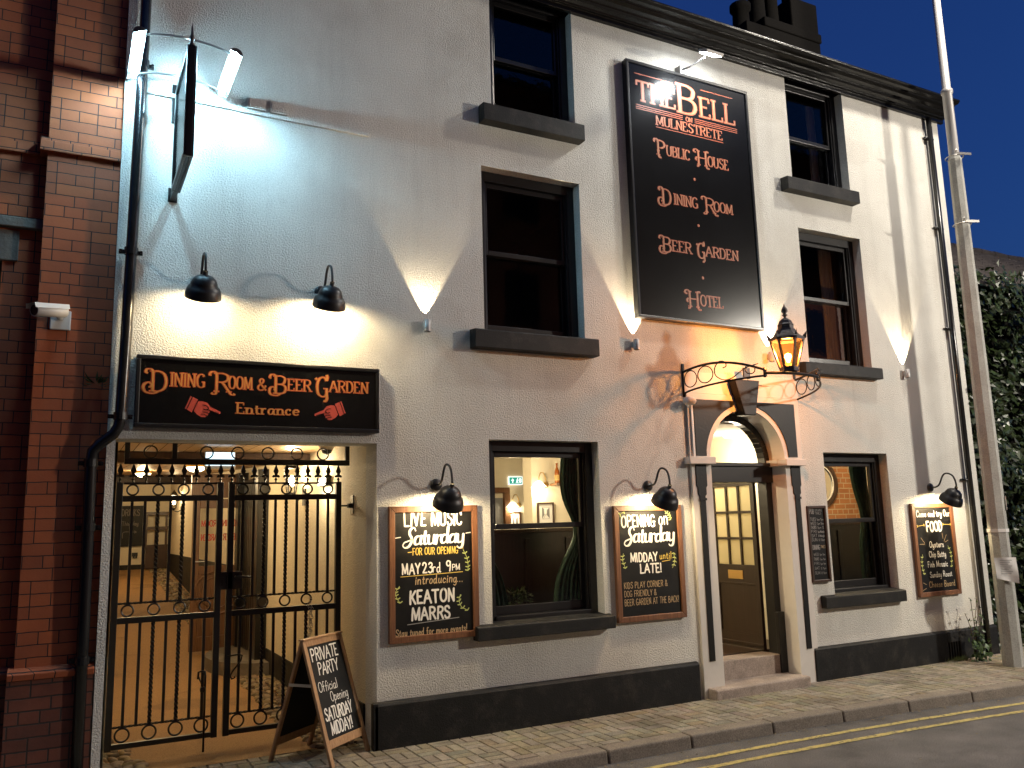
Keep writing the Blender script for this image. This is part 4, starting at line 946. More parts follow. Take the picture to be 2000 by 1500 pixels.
bell = panel_sign('pub_sign', 'tall black pub name sign with copper lettering between the upper windows', 5.195, 6.955, 3.885, 6.80, .075, (6.07, 0, 3.9))
pl = Plane((0, -.075, 0))
a, c = gilt(bell, pl, [('THE', 5.33, 6.345, .225, .53, False), ('B', 5.90, 6.325, .34, .26, False), ('ELL', 6.215, 6.335, .235, .52, False)], .020, .002)
for z, x0, x1 in ((6.655, 5.31, 5.83), (6.665, 6.24, 6.72), (6.285, 5.31, 5.95), (6.262, 5.31, 5.95), (6.24, 5.31, 5.95), (6.285, 6.13, 6.76), (6.262, 6.13, 6.76), (6.24, 6.13, 6.76), (6.075, 5.57, 6.53)):
    strokes(a, pl, [(x0, z), (x1, z)], .009, False)
a.build('name_lettering', SIGNO, bell); c.build('gold_lettering', SIGNP, bell)
a, c = gilt(bell, pl, [('ON', 6.0, 6.232, .05, .09, False), ('MULNESTRETE', 5.575, 6.105, .105, .95, False),
    ('P', 5.57, 5.755, .165, .10, True), ('UBLIC', 5.695, 5.765, .115, .325, False), ('H', 6.135, 5.74, .165, .13, True), ('OUSE', 6.285, 5.745, .12, .30, False),
    ('D', 5.60, 5.185, .175, .12, True), ('INING', 5.765, 5.21, .12, .33, False), ('R', 6.205, 5.19, .165, .13, True), ('OOM', 6.33, 5.215, .115, .27, False),
    ('B', 5.57, 4.645, .165, .11, True), ('EER', 5.70, 4.668, .12, .26, False), ('G', 6.05, 4.635, .17, .10, True), ('ARDEN', 6.165, 4.668, .115, .47, False),
    ('H', 5.885, 4.07, .165, .13, True), ('OTEL', 6.045, 4.09, .12, .32, False)], .011, .003)
for x, z in ((6.07, 5.55), (6.085, 5.01), (6.10, 4.41)):
    for mb, r, lf in ((a, .018, .0012), (c, .010, .0028)): flat(mb, pl, [(x+r*math.cos(k*math.pi/6), z+r*math.sin(k*math.pi/6)) for k in range(12)], lf)
a.build('lettering', SIGNO, bell); c.build('copper_lettering', SIGNP, bell)

# hanging sign end-on to the street, lit from troughs on both sides
hs = thing('hanging_sign', 'double sided black hanging sign seen edge on, with two lit troughs', 'hanging sign', (.65, 0, 4.5))
b = MB(); b.box(.637, .673, -.98, -.24, 4.45, 5.28); b.build('panel', SIGNB, hs, bevel=.005)
b = MB()
for x in (.631, .679):
    for y0, y1, z0, z1 in ((-.99, -.95, 4.44, 5.285), (-.27, -.23, 4.44, 5.285), (-.95, -.27, 4.44, 4.48), (-.95, -.27, 5.245, 5.285)): b.box(x-.010, x+.010, y0, y1, z0, z1)
b.box(.634, .676, -.993, -.96, 4.437, 5.288); b.build('frame', BLACKW, hs, bevel=.004)
b = MB(); b.box(.62, .69, -.012, 0, 5.12, 5.46); b.box(.64, .67, -.24, -.012, 5.20, 5.24); b.build('wall_bracket', IRON, hs, bevel=.004)
b = MB(); b.box(.62, .69, -.012, 0, 4.44, 4.56); b.box(.635, .675, -.24, -.012, 4.45, 4.51); b.build('wall_bracket', IRON, hs, bevel=.004)
b = MB(); b.lathe([(.012, 0), (.022, .02), (.012, .04), (.016, .06), (.022, .075), (.012, .10), (.008, .15), (0, .20)], (.655, -.95, 5.285), seg=10); b.build('finial', LEAD, hs, True)
for sg in (-1, 1):
    cx = .655 + sg*.335
    for y in (-.74, -.14):
        b = MB(); b.tube([(.655+sg*.335*math.sin(R(t)), y, 5.39+.08*math.cos(R(t))) for t in range(0, 91, 9)], .009, 8)
        b.build('lamp_arm', STEEL, hs, True)
    # trough: half round hood with the lamp strip facing the panel
    b = MB(); n = 10; pr = []
    for i in range(n+1):
        t = R(-14 + 158*i/n); pr.append((cx + sg*.05*math.cos(t), 5.405 + .05*math.sin(t)))
    for (x0, z0), (x1, z1) in zip(pr, pr[1:]): b.poly([(x0, -.79, z0), (x1, -.79, z1), (x1, -.07, z1), (x0, -.07, z0)])
    for y in (-.79, -.07): b.poly([(x, y, z) for x, z in pr])
    b.build('trough_hood', LEAD, hs)
    b = MB(); b.box(cx-.018, cx+.018, -.78, -.12, 5.39, 5.424); b.build('lamp_strip', LED, hs)

# ------------------------------------------------------------------ lamps on the wall
def goose(x, zw, label, first=None):
    """wall plate at zw; arm swan-necks out; shade hangs .33 m off the wall"""
    if first: return copy_thing(first, (x, 0, zw), label)
    t = thing('swan_neck_lamp', label, 'wall lamp', (x, 0, zw), 'black swan neck wall lamps')
    b = MB(); b.lathe([(.0, .022), (.045, .022), (.055, .012), (.056, 0)], (x, 0, zw), (0, -1, 0), 20); b.build('wall_plate', SHADE, t, True)
    b = MB(); pts = [(x, -.02, zw), (x, -.09, zw+.005), (x, -.14, zw+.04), (x, -.18, zw+.10)] + [(x, -.245+.065*math.cos(R(a)), zw+.105+.06*math.sin(R(a))) for a in range(160, -1, -20)][::-1] + []
    pts = [(x, -.02, zw), (x, -.08, zw+.004), (x, -.125, zw+.025), (x, -.155, zw+.07), (x, -.18, zw+.12), (x, -.21, zw+.155), (x, -.245, zw+.165), (x, -.29, zw+.155), (x, -.33, zw+.125), (x, -.355, zw+.06), (x, -.362, zw-.01)]
    b.tube([V(p) for p in crom([V(p) for p in pts], 4)], .0105, 10); b.build('arm', SHADE, t, True)
    ax = V((0, .50, -.866)).normalized(); c0 = V((x, -.362, zw-.005))
    prof = [(.018, 0), (.02, .03), (.03, .035), (.06, .045), (.085, .068), (.099, .10), (.102, .12), (.116, .13), (.128, .155), (.136, .19), (.138, .215)]
    b = MB(); b.lathe(prof, c0, ax, 28); b.build('shade', SHADE, t, True)
    b = MB(); b.lathe([(r-.004, h+.003) for r, h in prof[3:]] , c0, ax, 28); b.build('shade_lining', SHADEIN, t, True)
    b = MB(); b.lathe([(.0, .145), (.02, .14), (.03, .12), (.03, .10), (.018, .075), (.012, .05)], c0, ax, 12); b.build('bulb', BULB, t, True)
    return t
GL = [(.88, 3.80, 'swan neck lamp over the entrance sign, nearest the drainpipe'), (1.875, 3.82, 'swan neck lamp over the entrance sign, beside a loose cable end'), (2.93, 2.16, 'swan neck lamp over the chalkboard beside the gateway'), (5.26, 2.14, 'swan neck lamp over the chalkboard beside the front door'), (9.65, 2.10, 'swan neck lamp over the food menu chalkboard')]
g0 = None
for x, zw, lb in GL:
    g = goose(x, zw, lb, g0); g0 = g0 or g
    lamp('POINT', 'swan_neck_light', (x, -.362+.50*.18, zw-.005-.866*.18), 12.5 if zw > 3 else 9.5, (1, .77, .45), g, .028)
b = MB(); b.tube([(1.83, -.01, 3.80), (1.825, -.03, 3.74), (1.83, -.02, 3.69)], .008, 8); b.lathe([(.014, 0), (.014, .04)], (1.83, -.02, 3.66), seg=8, cap=True); tag(b.build('cable_end', GREYM), 'loose capped cable end behind a lamp over the entrance sign', 'cable')

u0 = None
for x, z, lb in ((2.84, 3.60, 'steel cylinder uplighter nearest the entrance sign'), (5.17, 3.60, 'steel cylinder uplighter beside the lower corner of the tall pub sign'), (7.06, 3.60, 'steel cylinder uplighter hidden behind the amber lantern'), (9.37, 3.54, 'steel cylinder uplighter nearest the street lamp')):
    if u0 is None:
        t = thing('uplighter', lb, 'uplighter', (x, 0, z), 'steel uplighters on the wall')
        b = MB(); b.lathe([(.030, -.06), (.032, -.055), (.032, .05), (.028, .05), (.026, .03), (0, .03)], (x, -.055, z), seg=18); b.build('body', GREYM, t, True)
        b = MB(); b.box(x-.02, x+.02, -.03, 0, z-.03, z+.03); b.build('wall_bracket', GREYM, t)
        u0 = t
    else: t = copy_thing(u0, (x, 0, z), lb)
    lamp('SPOT', 'uplighter_beam', (x, -.042, z+.062), 40, (1, .80, .52), t, .006, aim((0, .03, 1)), spot_size=R(62), spot_blend=.3)

fl = thing('floodlight', 'small floodlight on an arm over the top of the tall pub sign', 'floodlight', (6.0, 0, 6.8))
b = MB(); b.box(5.95, 6.03, -.09, -.0, 6.80, 6.90); b.tube([(5.99, -.06, 6.86), (6.0, -.2, 6.83), (6.03, -.42, 6.84)], .013, 8); b.build('arm', GREYM, fl, bevel=.003)
fR = Matrix.Translation(V((6.04, -.50, 6.83))) @ Matrix.Rotation(R(28), 4, 'X')
b = MB(); b.box(-.12, .12, -.075, .075, 0, .035); bmesh.ops.transform(b.bm, matrix=fR, verts=b.bm.verts); b.build('housing', GREYM, fl, bevel=.006)
b = MB(); b.box(-.10, .10, -.06, .06, -.006, -.002); bmesh.ops.transform(b.bm, matrix=fR, verts=b.bm.verts); b.build('led_panel', mat_emit('flood_led', (.93, .98, 1.0), 210), fl)

# amber gas-style lantern on two scrolled brackets over the door
la = thing('wall_lantern', 'amber glowing hexagonal lantern on scrolled iron brackets above the door', 'lantern', (6.53, -.80, 3.26))
LC = (6.53, -.80)
def hexpt(r, z, k): a = R(60*k+15); return V((LC[0]+r*math.cos(a), LC[1]+r*math.sin(a), z))
zb, zt, rb, rt_ = 3.30, 3.60, .085, .165
b = MB()
for k in range(6):
    b.bar(hexpt(rb, zb, k), hexpt(rt_, zt, k), .018, .018)
    b.bar(hexpt(rb, zb, k), hexpt(rb, zb, k+1), .022, .022); b.bar(hexpt(rt_, zt, k), hexpt(rt_, zt, k+1), .028, .028)
    p, q = hexpt(rt_*.985, zt, k), hexpt(rt_*.985, zt, k+1); lo = hexpt(rt_-.012, zt-.05, k), hexpt(rt_-.012, zt-.05, k+1)   # arched heads
    for i in range(6):
        f0, f1 = i/6, (i+1)/6; h = lambda f: (abs(2*f-1)**2.2)
        b.poly([p.lerp(q, f0), p.lerp(q, f1), lo[0].lerp(lo[1], f1).lerp(p.lerp(q, f1), 1-h(f1)), lo[0].lerp(lo[1], f0).lerp(p.lerp(q, f0), 1-h(f0))])
b.lathe([(.10, 0), (.09, .03), (.05, .03)], (*LC, 3.265), seg=6, rot0=R(15)); b.build('lantern_frame', LEAD, la)
b = MB()
for k in range(6): b.poly([hexpt(rb-.004, zb, k), hexpt(rb-.004, zb, k+1), hexpt(rt_-.006, zt, k+1), hexpt(rt_-.006, zt, k)])
b.build('lantern_glass', AMBER, la)
b = MB(); b.lathe([(.185, 0), (.17, .02), (.125, .05), (.095, .09), (.09, .11), (.078, .115), (.078, .15), (.085, .155), (.07, .17), (.06, .20), (.03, .225), (.012, .235), (.012, .25)], (*LC, zt), seg=6, rot0=R(15))
for k in range(6):
    a_ = R(60*k+15); p = hexpt(.18, zt+.005, k); o_ = V((math.cos(a_), math.sin(a_), 0)); tn = V((-math.sin(a_), math.cos(a_), 0))
    b.poly([p - o_*.03 - tn*.045, p + o_*.012, p + o_*.022 + V((0, 0, .075)), p - o_*.02 + V((0, 0, .03))]); b.poly([p - o_*.03 + tn*.045, p + o_*.012, p + o_*.022 + V((0, 0, .075)), p - o_*.02 + V((0, 0, .03))])
b.build('lantern_crown', LEAD, la)
b = MB(); b.lathe([(.012, 0), (.03, .015), (.014, .03), (.034, .055), (.03, .08), (.012, .105), (.004, .13), (0, .14)], (*LC, zt+.245), seg=12); b.build('finial', LEAD, la, True)
b = MB(); b.lathe([(0, .10), (.03, .085), (.035, .06), (.024, .03), (.012, 0)], (LC[0], LC[1], 3.36), seg=14); b.build('bulb', mat_emit('amber_bulb', (1, .50, .12), 60), la, True)
lamp('POINT', 'lantern_light', (LC[0], LC[1], 3.50), 60, (1, .46, .17), la, .035)
HC, HR = 6.62, .82                   # the brackets follow a half hoop in plan, out from two wall plates
def scroll(side):
    """one scrolled quarter of the hoop; u runs from the wall plate along the arc, w is height"""
    ang = lambda u: (math.pi + u/HR) if side < 0 else -u/HR
    P_ = lambda u, w: V((HC + HR*math.cos(ang(u)), HR*math.sin(ang(u)) - .012, w)); L_ = .92
    cx = HC + side*HR
    b = MB(); b.box(cx-.014, cx+.014, -.012, 0, 3.08, 3.44)
    b.tube([P_(L_*t, 3.35 + .085*math.sin(math.pi*t*.92) - .10*t) for t in [i/18 for i in range(19)]], .013, 8)
    b.tube([P_(L_*t, 3.12 + .10*t**.8) for t in [i/14 for i in range(15)]], .011, 8)
    b.bar(P_(L_-.02, 3.20), P_(L_-.02, 3.30), .02, .02)
    for u, r in ((.10, .088), (.29, .088)):
        b.tube([P_(u + r*math.cos(R(a)), 3.26 + (.02 if u > .2 else 0) + r*math.sin(R(a))) for a in range(0, 360, 15)], .006, 6, closed=True)
    b.tube(crom([P_(*q) for q in ((.84, 3.345), (.70, 3.30), (.58, 3.215), (.49, 3.20), (.41, 3.25), (.40, 3.33), (.45, 3.395), (.51, 3.385), (.52, 3.34), (.485, 3.325))], 4), .006, 6)
    b.tube([P_(.76+.045*math.cos(R(a))*(1-a/1200), 3.29+.045*math.sin(R(a))*(1-a/1200)) for a in range(90, -260, -24)], .006, 6)
    return b.build('scroll_bracket', IRONB, la, True)
scroll(-1); scroll(1)
b = MB(); b.tube([(HC + HR*math.cos(R(a)), HR*math.sin(R(a)) - .012, 3.245) for a in range(243, 299, 5)], .016, 8); b.build('lantern_seat', IRONB, la)
b = MB(); b.box(6.53, 6.62, -.15, -.13, 3.30, 3.42); b.tube([(6.60, -.13, 3.30), (6.70, -.02, 3.27), (7.2, -.012, 3.24), (7.38, -.012, 3.27), (7.42, -.012, 3.34)], .004, 6); tag(b.build('junction_box', IRONB), 'small dark junction box and cable above the keystone', 'junction box')

ms = thing('motion_sensor', 'white rounded motion sensor beside the black door spandrel', 'sensor', (5.82, -.02, 3.03))
b = MB(); b.lathe([(0, -.075), (.028, -.068), (.045, -.04), (.05, 0), (.045, .04), (.028, .068), (0, .075)], (5.80, -.085, 3.03), (1, 0, 0), 18); b.build('sensor_head', WPLAST, ms, True)
b = MB(); b.box(5.845, 5.868, -.05, -.03, 2.45, 2.99); b.build('trunking', WPLAST, ms)

# ------------------------------------------------------------------ chalkboards on the wall
def chalkboard(label, x0, x1, z0, z1, f=.055, fm=None):
    t = thing('chalkboard', label, 'chalkboard', ((x0+x1)/2, 0, z0))
    b = MB(); y0, y1 = -.045, -.004
    for pts in ([(x0, z0), (x1, z0), (x1-f, z0+f), (x0+f, z0+f)], [(x1, z0), (x1, z1), (x1-f, z1-f), (x1-f, z0+f)], [(x1, z1), (x0, z1), (x0+f, z1-f), (x1-f, z1-f)], [(x0, z1), (x0, z0), (x0+f, z0+f), (x0+f, z1-f)]): b.prism(pts, y0, y1)
    b.build('frame', fm or FRAMEW, t, bevel=.005)
    b = MB(); b.box(x0+f-.004, x1-f+.004, -.026, -.006, z0+f-.004, z1-f+.004); b.build('slate', CHALKB, t)
    return t, Plane((0, -.0265, 0))
def uv(x0, x1, z0, z1): return lambda u, v: (x0+(x1-x0)*u, z1-(z1-z0)*v)
def writer(t, pl, box):
    f = uv(*box); Wd = box[1]-box[0]; mbs = {}
    def wr(s, u0, u1, vb, hh, col='w', style='chalk', wt=.15, slant=0.0, track=.17):
        mb = mbs.setdefault(col, MB()); x, z = f(u0, vb); text(mb, pl, s, x, z, hh, Wd*(u1-u0), style, wt, track, slant)
    def ln(pts, w=.006, col='w', smooth=False):
        strokes(mbs.setdefault(col, MB()), pl, [f(*p) for p in pts], w, smooth)
    def sp(pts, col='g', n=4, ls=.02): sprig(mbs.setdefault(col, MB()), pl, [f(*p) for p in pts], .005, n, ls)
    def done():
        for k, nm, mt in (('w', 'chalk_lettering', CHALK), ('y', 'yellow_lettering', CHALKY), ('g', 'leaf_sprigs', CHALKG), ('t', 'tan_lettering', CHALKT), ('d', 'faint_lettering', CHALKD)):
            if k in mbs: mbs[k].build(nm, mt, t)
    return wr, ln, sp, done
B1 = (2.475, 3.315, .83, 1.975); t, pl = chalkboard('large wood framed chalkboard between the gateway and the larger lit window', *B1)
wr, ln, sp, done = writer(t, pl, B1)
wr('LIVE MUSIC', .17, .82, .148, .115, wt=0.137); wr('$aturday', .17, .84, .285, .135, style='brush', wt=0.180, slant=.12, track=-.02)
wr('FOR OUR OPENING', .26, .77, .365, .058, 'y', wt=0.122); ln([(.21, .345), (.25, .343)], .007, 'y'); ln([(.78, .33), (.83, .328)], .007, 'y')
ln([(.075, .235), (.13, .23)], .007); ln([(.865, .215), (.92, .21)], .007)
wr('MAY', .145, .34, .505, .085, wt=0.158); wr('23', .37, .475, .50, .085, wt=0.158); wr('rd', .48, .57, .50, .082, wt=0.122); wr('9', .635, .69, .495, .088, wt=0.144); wr('PM', .70, .79, .492, .05, wt=0.158)
ln([(.13, .522), (.82, .508)], .006, 'y'); wr('introducing', .285, .75, .582, .075, 't', 'chalk', .11, .1); wr('...', .755, .82, .582, .06, 't', 'chalk', .12)
wr('KEATON', .225, .72, .722, .105, wt=0.180); wr('MARRS', .245, .67, .845, .10, wt=0.180); ln([(.20, .872), (.77, .848)], .006, 'd')
wr('Stay tuned for more events!', .075, .86, .952, .058, 't', 'chalk', .13, .06)
sp([(.83, .34), (.87, .40), (.885, .46), (.88, .50)], n=5); sp([(.115, .59), (.075, .63), (.085, .67), (.12, .71)], n=5); sp([(.79, .68), (.775, .72), (.80, .77), (.87, .80)], n=5); done()
B2 = (4.80, 5.64, .82, 1.945); t, pl = chalkboard('wood framed chalkboard between the larger lit window and the front door', *B2)
wr, ln, sp, done = writer(t, pl, B2)
wr('OPENING', .115, .60, .185, .11, wt=0.144); wr('on', .66, .80, .175, .15, wt=0.086); wr('$aturday', .16, .88, .32, .145, style='brush', wt=0.187, slant=.1, track=-.02)
wr('MIDDAY', .22, .61, .49, .082, wt=0.173); wr('until', .645, .82, .478, .07, 'y', wt=0.101, slant=.1); ln([(.68, .50), (.80, .49)], .006, 'y'); wr('LATE!', .35, .665, .59, .085, wt=0.180)
wr('KIDS PLAY CORNER &', .11, .74, .715, .058, 't', wt=0.086); wr('DOG FRIENDLY &', .11, .57, .785, .056, 't', wt=0.086); wr('BEER GARDEN AT THE BACK!', .11, .90, .86, .06, 't', wt=0.086)
sp([(.76, .055), (.82, .09), (.84, .13)], n=4); sp([(.10, .075), (.16, .05)], n=2); sp([(.12, .415), (.105, .47), (.14, .54)], n=4); sp([(.83, .56), (.87, .50), (.86, .43)], n=4); done()
B3 = (7.435, 7.735, 1.055, 1.905); t, pl = chalkboard('narrow dark chalkboard of opening hours between the door and the smaller window', *B3, f=.03, fm=DARKW)
wr, ln, sp, done = writer(t, pl, B3)
wr('PUB', .16, .38, .105, .055, 'd', wt=0.115); wr('OPENING', .44, .82, .075, .026, 'd', wt=0.094); wr('TIMES', .44, .76, .115, .026, 'd', wt=0.094)
for i, (d_, h_) in enumerate((('TUES', '5pm 11pm'), ('WED', '5pm 11pm'), ('THURS', '5pm 12'), ('FRI', '5pm Midnight'), ('SAT', '12 Midnight'), ('SUN', '12 10pm'))):
    v = .195 + .054*i; wr(d_, .17, .46, v, .032, 'd', wt=0.108); wr(h_, .52, .86, v, .024, 'd', wt=0.101)
wr('DINING', .18, .56, .575, .05, 'd', wt=0.115); wr('TIMES', .60, .84, .56, .03, 't', wt=0.094)
for i, (d_, h_) in enumerate((('WED', '5pm 9pm'), ('THURS', '5pm 9pm'), ('FRI', '5pm 9pm'), ('SAT', '12 9pm'), ('SUN', '12 5pm'))):
    v = .655 + .06*i; wr(d_, .2, .46, v, .03, 'd', wt=0.094); wr(h_, .52, .8, v, .022, 'd', wt=0.086)
done()
B4 = (9.21, 9.995, .78, 1.905); t, pl = chalkboard('wood framed food menu chalkboard nearest the street lamp', *B4)
wr, ln, sp, done = writer(t, pl, B4)
wr('Come and try Our', .12, .92, .145, .075, wt=0.137); wr('FOOD', .33, .70, .305, .115, wt=0.194)
wr('Oysters', .36, .70, .48, .072, wt=0.108); wr('Chip Butty', .33, .73, .585, .07, wt=0.108); wr('Fish Mosaic', .27, .75, .69, .07, wt=0.101); wr('Sunday Roast', .30, .83, .80, .066, wt=0.094); wr('Cheese Board', .26, .88, .905, .07, 't', wt=0.086)
sp([(.12, .245), (.28, .235)], 'y', 4, .012); sp([(.74, .235), (.92, .24)], 'y', 4, .012)
for p in ([(.17, .37), (.25, .43)], [(.13, .44), (.25, .44)], [(.69, .33), (.70, .39)], [(.79, .35), (.72, .42)], [(.82, .41), (.74, .43)], [(.12, .85), (.19, .87)], [(.10, .93), (.18, .91)]): ln(p, .005, 't')
sp([(.80, .47), (.85, .54), (.86, .62), (.84, .70)], 'g', 5); sp([(.17, .55), (.14, .62), (.14, .70), (.17, .76)], 'g', 5); done()

# ------------------------------------------------------------------ sandwich board on the pavement
sb = thing('sandwich_board', 'pine framed sandwich board about a private party standing by the gate', 'sandwich board', (1.94, .09, 0))
M0, M1 = V((1.72, -.10, 0)), V((2.14, .25, 0)); wv = (M1-M0).normalized(); nv = V((wv.y, -wv.x, 0)); SW = (M1-M0).length; HT = .93; SPd = .29
def sb_panel(sg, lettered):
    tp, bt = M0 + V((0, 0, HT)), M0 + nv*SPd*sg
    u = (tp-bt).normalized(); n = wv.cross(u)*(1 if sg > 0 else 1); LN = (tp-bt).length
    if n.dot(nv)*sg < 0: n = -n
    P_ = lambda a, h, d=0: bt + wv*a + u*h + n*d
    def slab(b, a0, a1, h0, h1, d0, d1):
        v = [b.bm.verts.new(P_(*q)) for q in ((a0, h0, d0), (a1, h0, d0), (a1, h1, d0), (a0, h1, d0), (a0, h0, d1), (a1, h0, d1), (a1, h1, d1), (a0, h1, d1))]
        for f in ((3, 2, 1, 0), (4, 5, 6, 7), (0, 1, 5, 4), (1, 2, 6, 5), (2, 3, 7, 6), (3, 0, 4, 7)): b.bm.faces.new([v[k] for k in f])
    b = MB(); fw = .042
    slab(b, 0, fw, 0, LN, -.012, .012); slab(b, SW-fw, SW, 0, LN, -.012, .012); slab(b, fw, SW-fw, LN-.055, LN, -.011, .011); slab(b, fw, SW-fw, .13, .195, -.011, .011)
    fr = b.build('frame', PALEW, sb, bevel=.004)
    b = MB(); slab(b, fw-.003, SW-fw+.003, .19, LN-.05, -.004, .003); b.build('slate', CHALKB, sb)
    if lettered:
        pl = Plane(P_(0, 0, .003), wv, u); 
        if pl.n.dot(n) < 0: pl.n = n
        b = MB()
        for s, a, h, hh, w, sty, wt in (('PRIVATE', .075, .80, .095, .36, 'chalk', .13), ('PARTY', .125, .685, .09, .27, 'chalk', .13), ('Official', .075, .555, .075, .25, 'chalk', .08), ('Opening', .20, .465, .075, .24, 'chalk', .08), ('SATURDAY', .075, .335, .09, .37, 'chalk', .14), ('MIDDAY!', .09, .205-.0, .0, .0, '', 0)):
            if hh: text(b, pl, s, a, h, hh, w, sty, wt, .1, .08)
        text(b, pl, 'MIDDAY!', .11, .222, .09, .29, 'chalk', .14, .1, .08); b.build('chalk_lettering', CHALK, sb)
    return fr
sb_panel(1, True); sb_panel(-1, False)
b = MB()
for t_ in (.01,):
    p, q = M0 - wv*.006 + nv*SPd*.36 + V((0, 0, HT*.64)), M0 - wv*.006 - nv*SPd*.36 + V((0, 0, HT*.64)); b.bar(p, q, .004, .022)
b.build('stay_strap', STEEL, sb)
b = MB(); b.bar(M0 + V((0, 0, HT+.004)), M1 + V((0, 0, HT+.004)), .05, .012); b.build('top_rail', PALEW, sb, bevel=.003)

# ------------------------------------------------------------------ inside the left room
def curtain(label, top, bot, yc, wt, wb, mt=CURT, folds=7, amp=.024, gather=None):
    """hanging cloth: centre x at top and bottom, widths; gather = (z, x, w) tie point"""
    b = MB(); z1, z0 = top[1], bot[1]; n, mm = 26, 40; rows = []
    for i in range(n+1):
        f = i/n; z = z1+(z0-z1)*f; cx = top[0]+(bot[0]-top[0])*f; w = wt+(wb-wt)*f
        if gather:
            g = math.exp(-((z-gather[0])/.28)**2); cx += (gather[1]-cx)*g; w += (gather[2]-w)*g
        rows.append([b.bm.verts.new((cx + w*(j/mm-.5), yc + amp*math.sin(j/mm*folds*6.28+f*1.2) + .006*math.sin(j*1.7+f*9), z + .012*math.sin(j/mm*6.28*folds))) for j in range(mm+1)])
    for r0, r1 in zip(rows, rows[1:]):
        for j in range(mm): b.bm.faces.new([r0[j], r0[j+1], r1[j+1], r1[j]])
    return tag(b.build('curtain', mt, None, True), label, 'curtain', 'curtains at the windows')
curtain('green velvet curtain drawn back inside the larger lit window, above the pot plant', (4.58, 2.60), (4.49, .95), .34, .24, .36, gather=(1.70, 4.64, .13))
curtain('edge of a dark green curtain beside the large chalkboard', (3.50, 2.60), (3.66, .95), .34, .06, .34, gather=(1.75, 3.48, .06))
curtain('green velvet curtain in the smaller window by the opening hours board', (8.76, 2.55), (8.81, .95), .34, .28, .19, gather=(1.72, 8.85, .17))
curtain('pale curtain in the first floor window above the lantern', (8.60, 5.2), (8.62, 3.62), .42, .20, .18, CURTP)
curtain('pale curtain in the top floor window nearest the street lamp', (8.56, 7.2), (8.58, 5.9), .42, .12, .12, CURTP)
def settle(label, x0, x1, y, zt):
    t = thing('settle', label, 'settle', ((x0+x1)/2, y, .31))
    b = MB(); b.box(x0, x1, y, y+.03, .31, zt)
    n = max(3, int((x1-x0)/.45))
    for i in range(n+1): xx = x0+(x1-x0)*i/n; b.box(xx-.03, xx+.03, y-.015, y, .31, zt-.06)
    b.build('back', SETTW, t, bevel=.004)
    b = MB(); b.box(x0-.02, x1+.02, y-.03, y+.07, zt, zt+.04); b.build('top_rail', DARKW, t, bevel=.006)
settle('dark panelled settle back behind the larger lit window', 3.3, 5.75, .80, 1.70); settle('dark panelled settle back behind the smaller window', 7.75, 10.3, .72, 1.66)
def sconce(label, x, y, z, p=None):
    t = thing('glass_sconce', label, 'wall light', (x, y, z), 'glass shaded wall lights indoors')
    b = MB(); b.lathe([(0, .02), (.03, .018), (.045, 0)], (x, y, z), (0, -1, 0), 14); b.build('wall_plate', BRASS, t, True)
    b = MB(); b.tube([(x, y-.02, z), (x-.02, y-.03, z+.10), (x-.07, y-.06, z+.17), (x-.13, y-.09, z+.17), (x-.17, y-.11, z+.11), (x-.175, y-.11, z+.06)], .007, 8); b.build('arm', BRASS, t, True)
    b = MB(); b.lathe([(.03, 0), (.05, -.02), (.075, -.05), (.10, -.075), (.115, -.082)], (x-.175, y-.11, z+.05), seg=20); b.build('shade', mat_emit('lit_glass_shade', (1, .86, .58), 3.0), t, True)
    lamp('POINT', 'sconce_light', (x-.175, y-.11, z-.06), p or 9, (1, .80, .50), t, .05)
sconce('glass sconce lit on the cream wall beside the bottle shelf', 6.09, 3.5, 2.32); sconce('glass sconce lit further back near the doorway', 6.72, 5.5, 2.08, 10)
def picture(label, x0, x1, z0, z1, y):
    t = thing('framed_picture', label, 'picture', ((x0+x1)/2, y, z0), 'framed pictures indoors')
    b = MB(); f = .022
    b.box(x0, x1, y-.03, y, z1-f, z1); b.box(x0, x1, y-.03, y, z0, z0+f); b.box(x0, x0+f, y-.03, y, z0+f, z1-f); b.box(x1-f, x1, y-.03, y, z0+f, z1-f); b.build('frame', DARKW, t)
    b = MB(); b.box(x0+f, x1-f, y-.014, y-.004, z0+f, z1-f); b.build('mount', PAPER, t)
    b = MB(); w, h = x1-x0, z1-z0; pl = Plane((x0, y-.0145, z0))
    flat(b, pl, [(w*.28, h*.25), (w*.42, h*.45), (w*.40, h*.72), (w*.28, h*.78)]); flat(b, pl, [(w*.74, h*.28), (w*.56, h*.44), (w*.58, h*.66), (w*.74, h*.76)])
    for q in ([(w*.28, h*.25), (w*.74, h*.26)], [(w*.28, h*.78), (w*.74, h*.77)], [(w*.42, h*.45), (w*.56, h*.44)], [(w*.36, h*.25), (w*.47, h*.43)]): strokes(b, pl, q, .004, False)
    b.build('print', PRINT, t)
picture('framed street print on the cream wall below the sconce', 5.93, 6.20, 1.76, 2.07, 3.5); picture('small framed print at the back wall low left', 6.53, 6.74, 1.62, 1.97, 5.5)
sh = thing('wall_shelf', 'small wooden shelf on iron brackets holding bottles', 'shelf', (6.5, 3.4, 2.3))
b = MB(); b.box(6.15, 6.70, 3.28, 3.498, 2.305, 2.335); b.build('board', PASSW, sh, bevel=.003)
b = MB()
for x in (6.46, 6.74): b.tube([(x, 3.49, 2.18), (x, 3.47, 2.25), (x, 3.40, 2.29), (x, 3.32, 2.30)], .007, 6); b.ring((x, 3.43, 2.245), .03, .004, 14, 5, (1, 0, 0))
b.build('bracket', IRONB, sh)
BOTT = mat('brown_glass', (.30, .085, .012), .12, spec=.8); LABL = mat('bottle_label', (.62, .42, .14), .6)
b0 = None
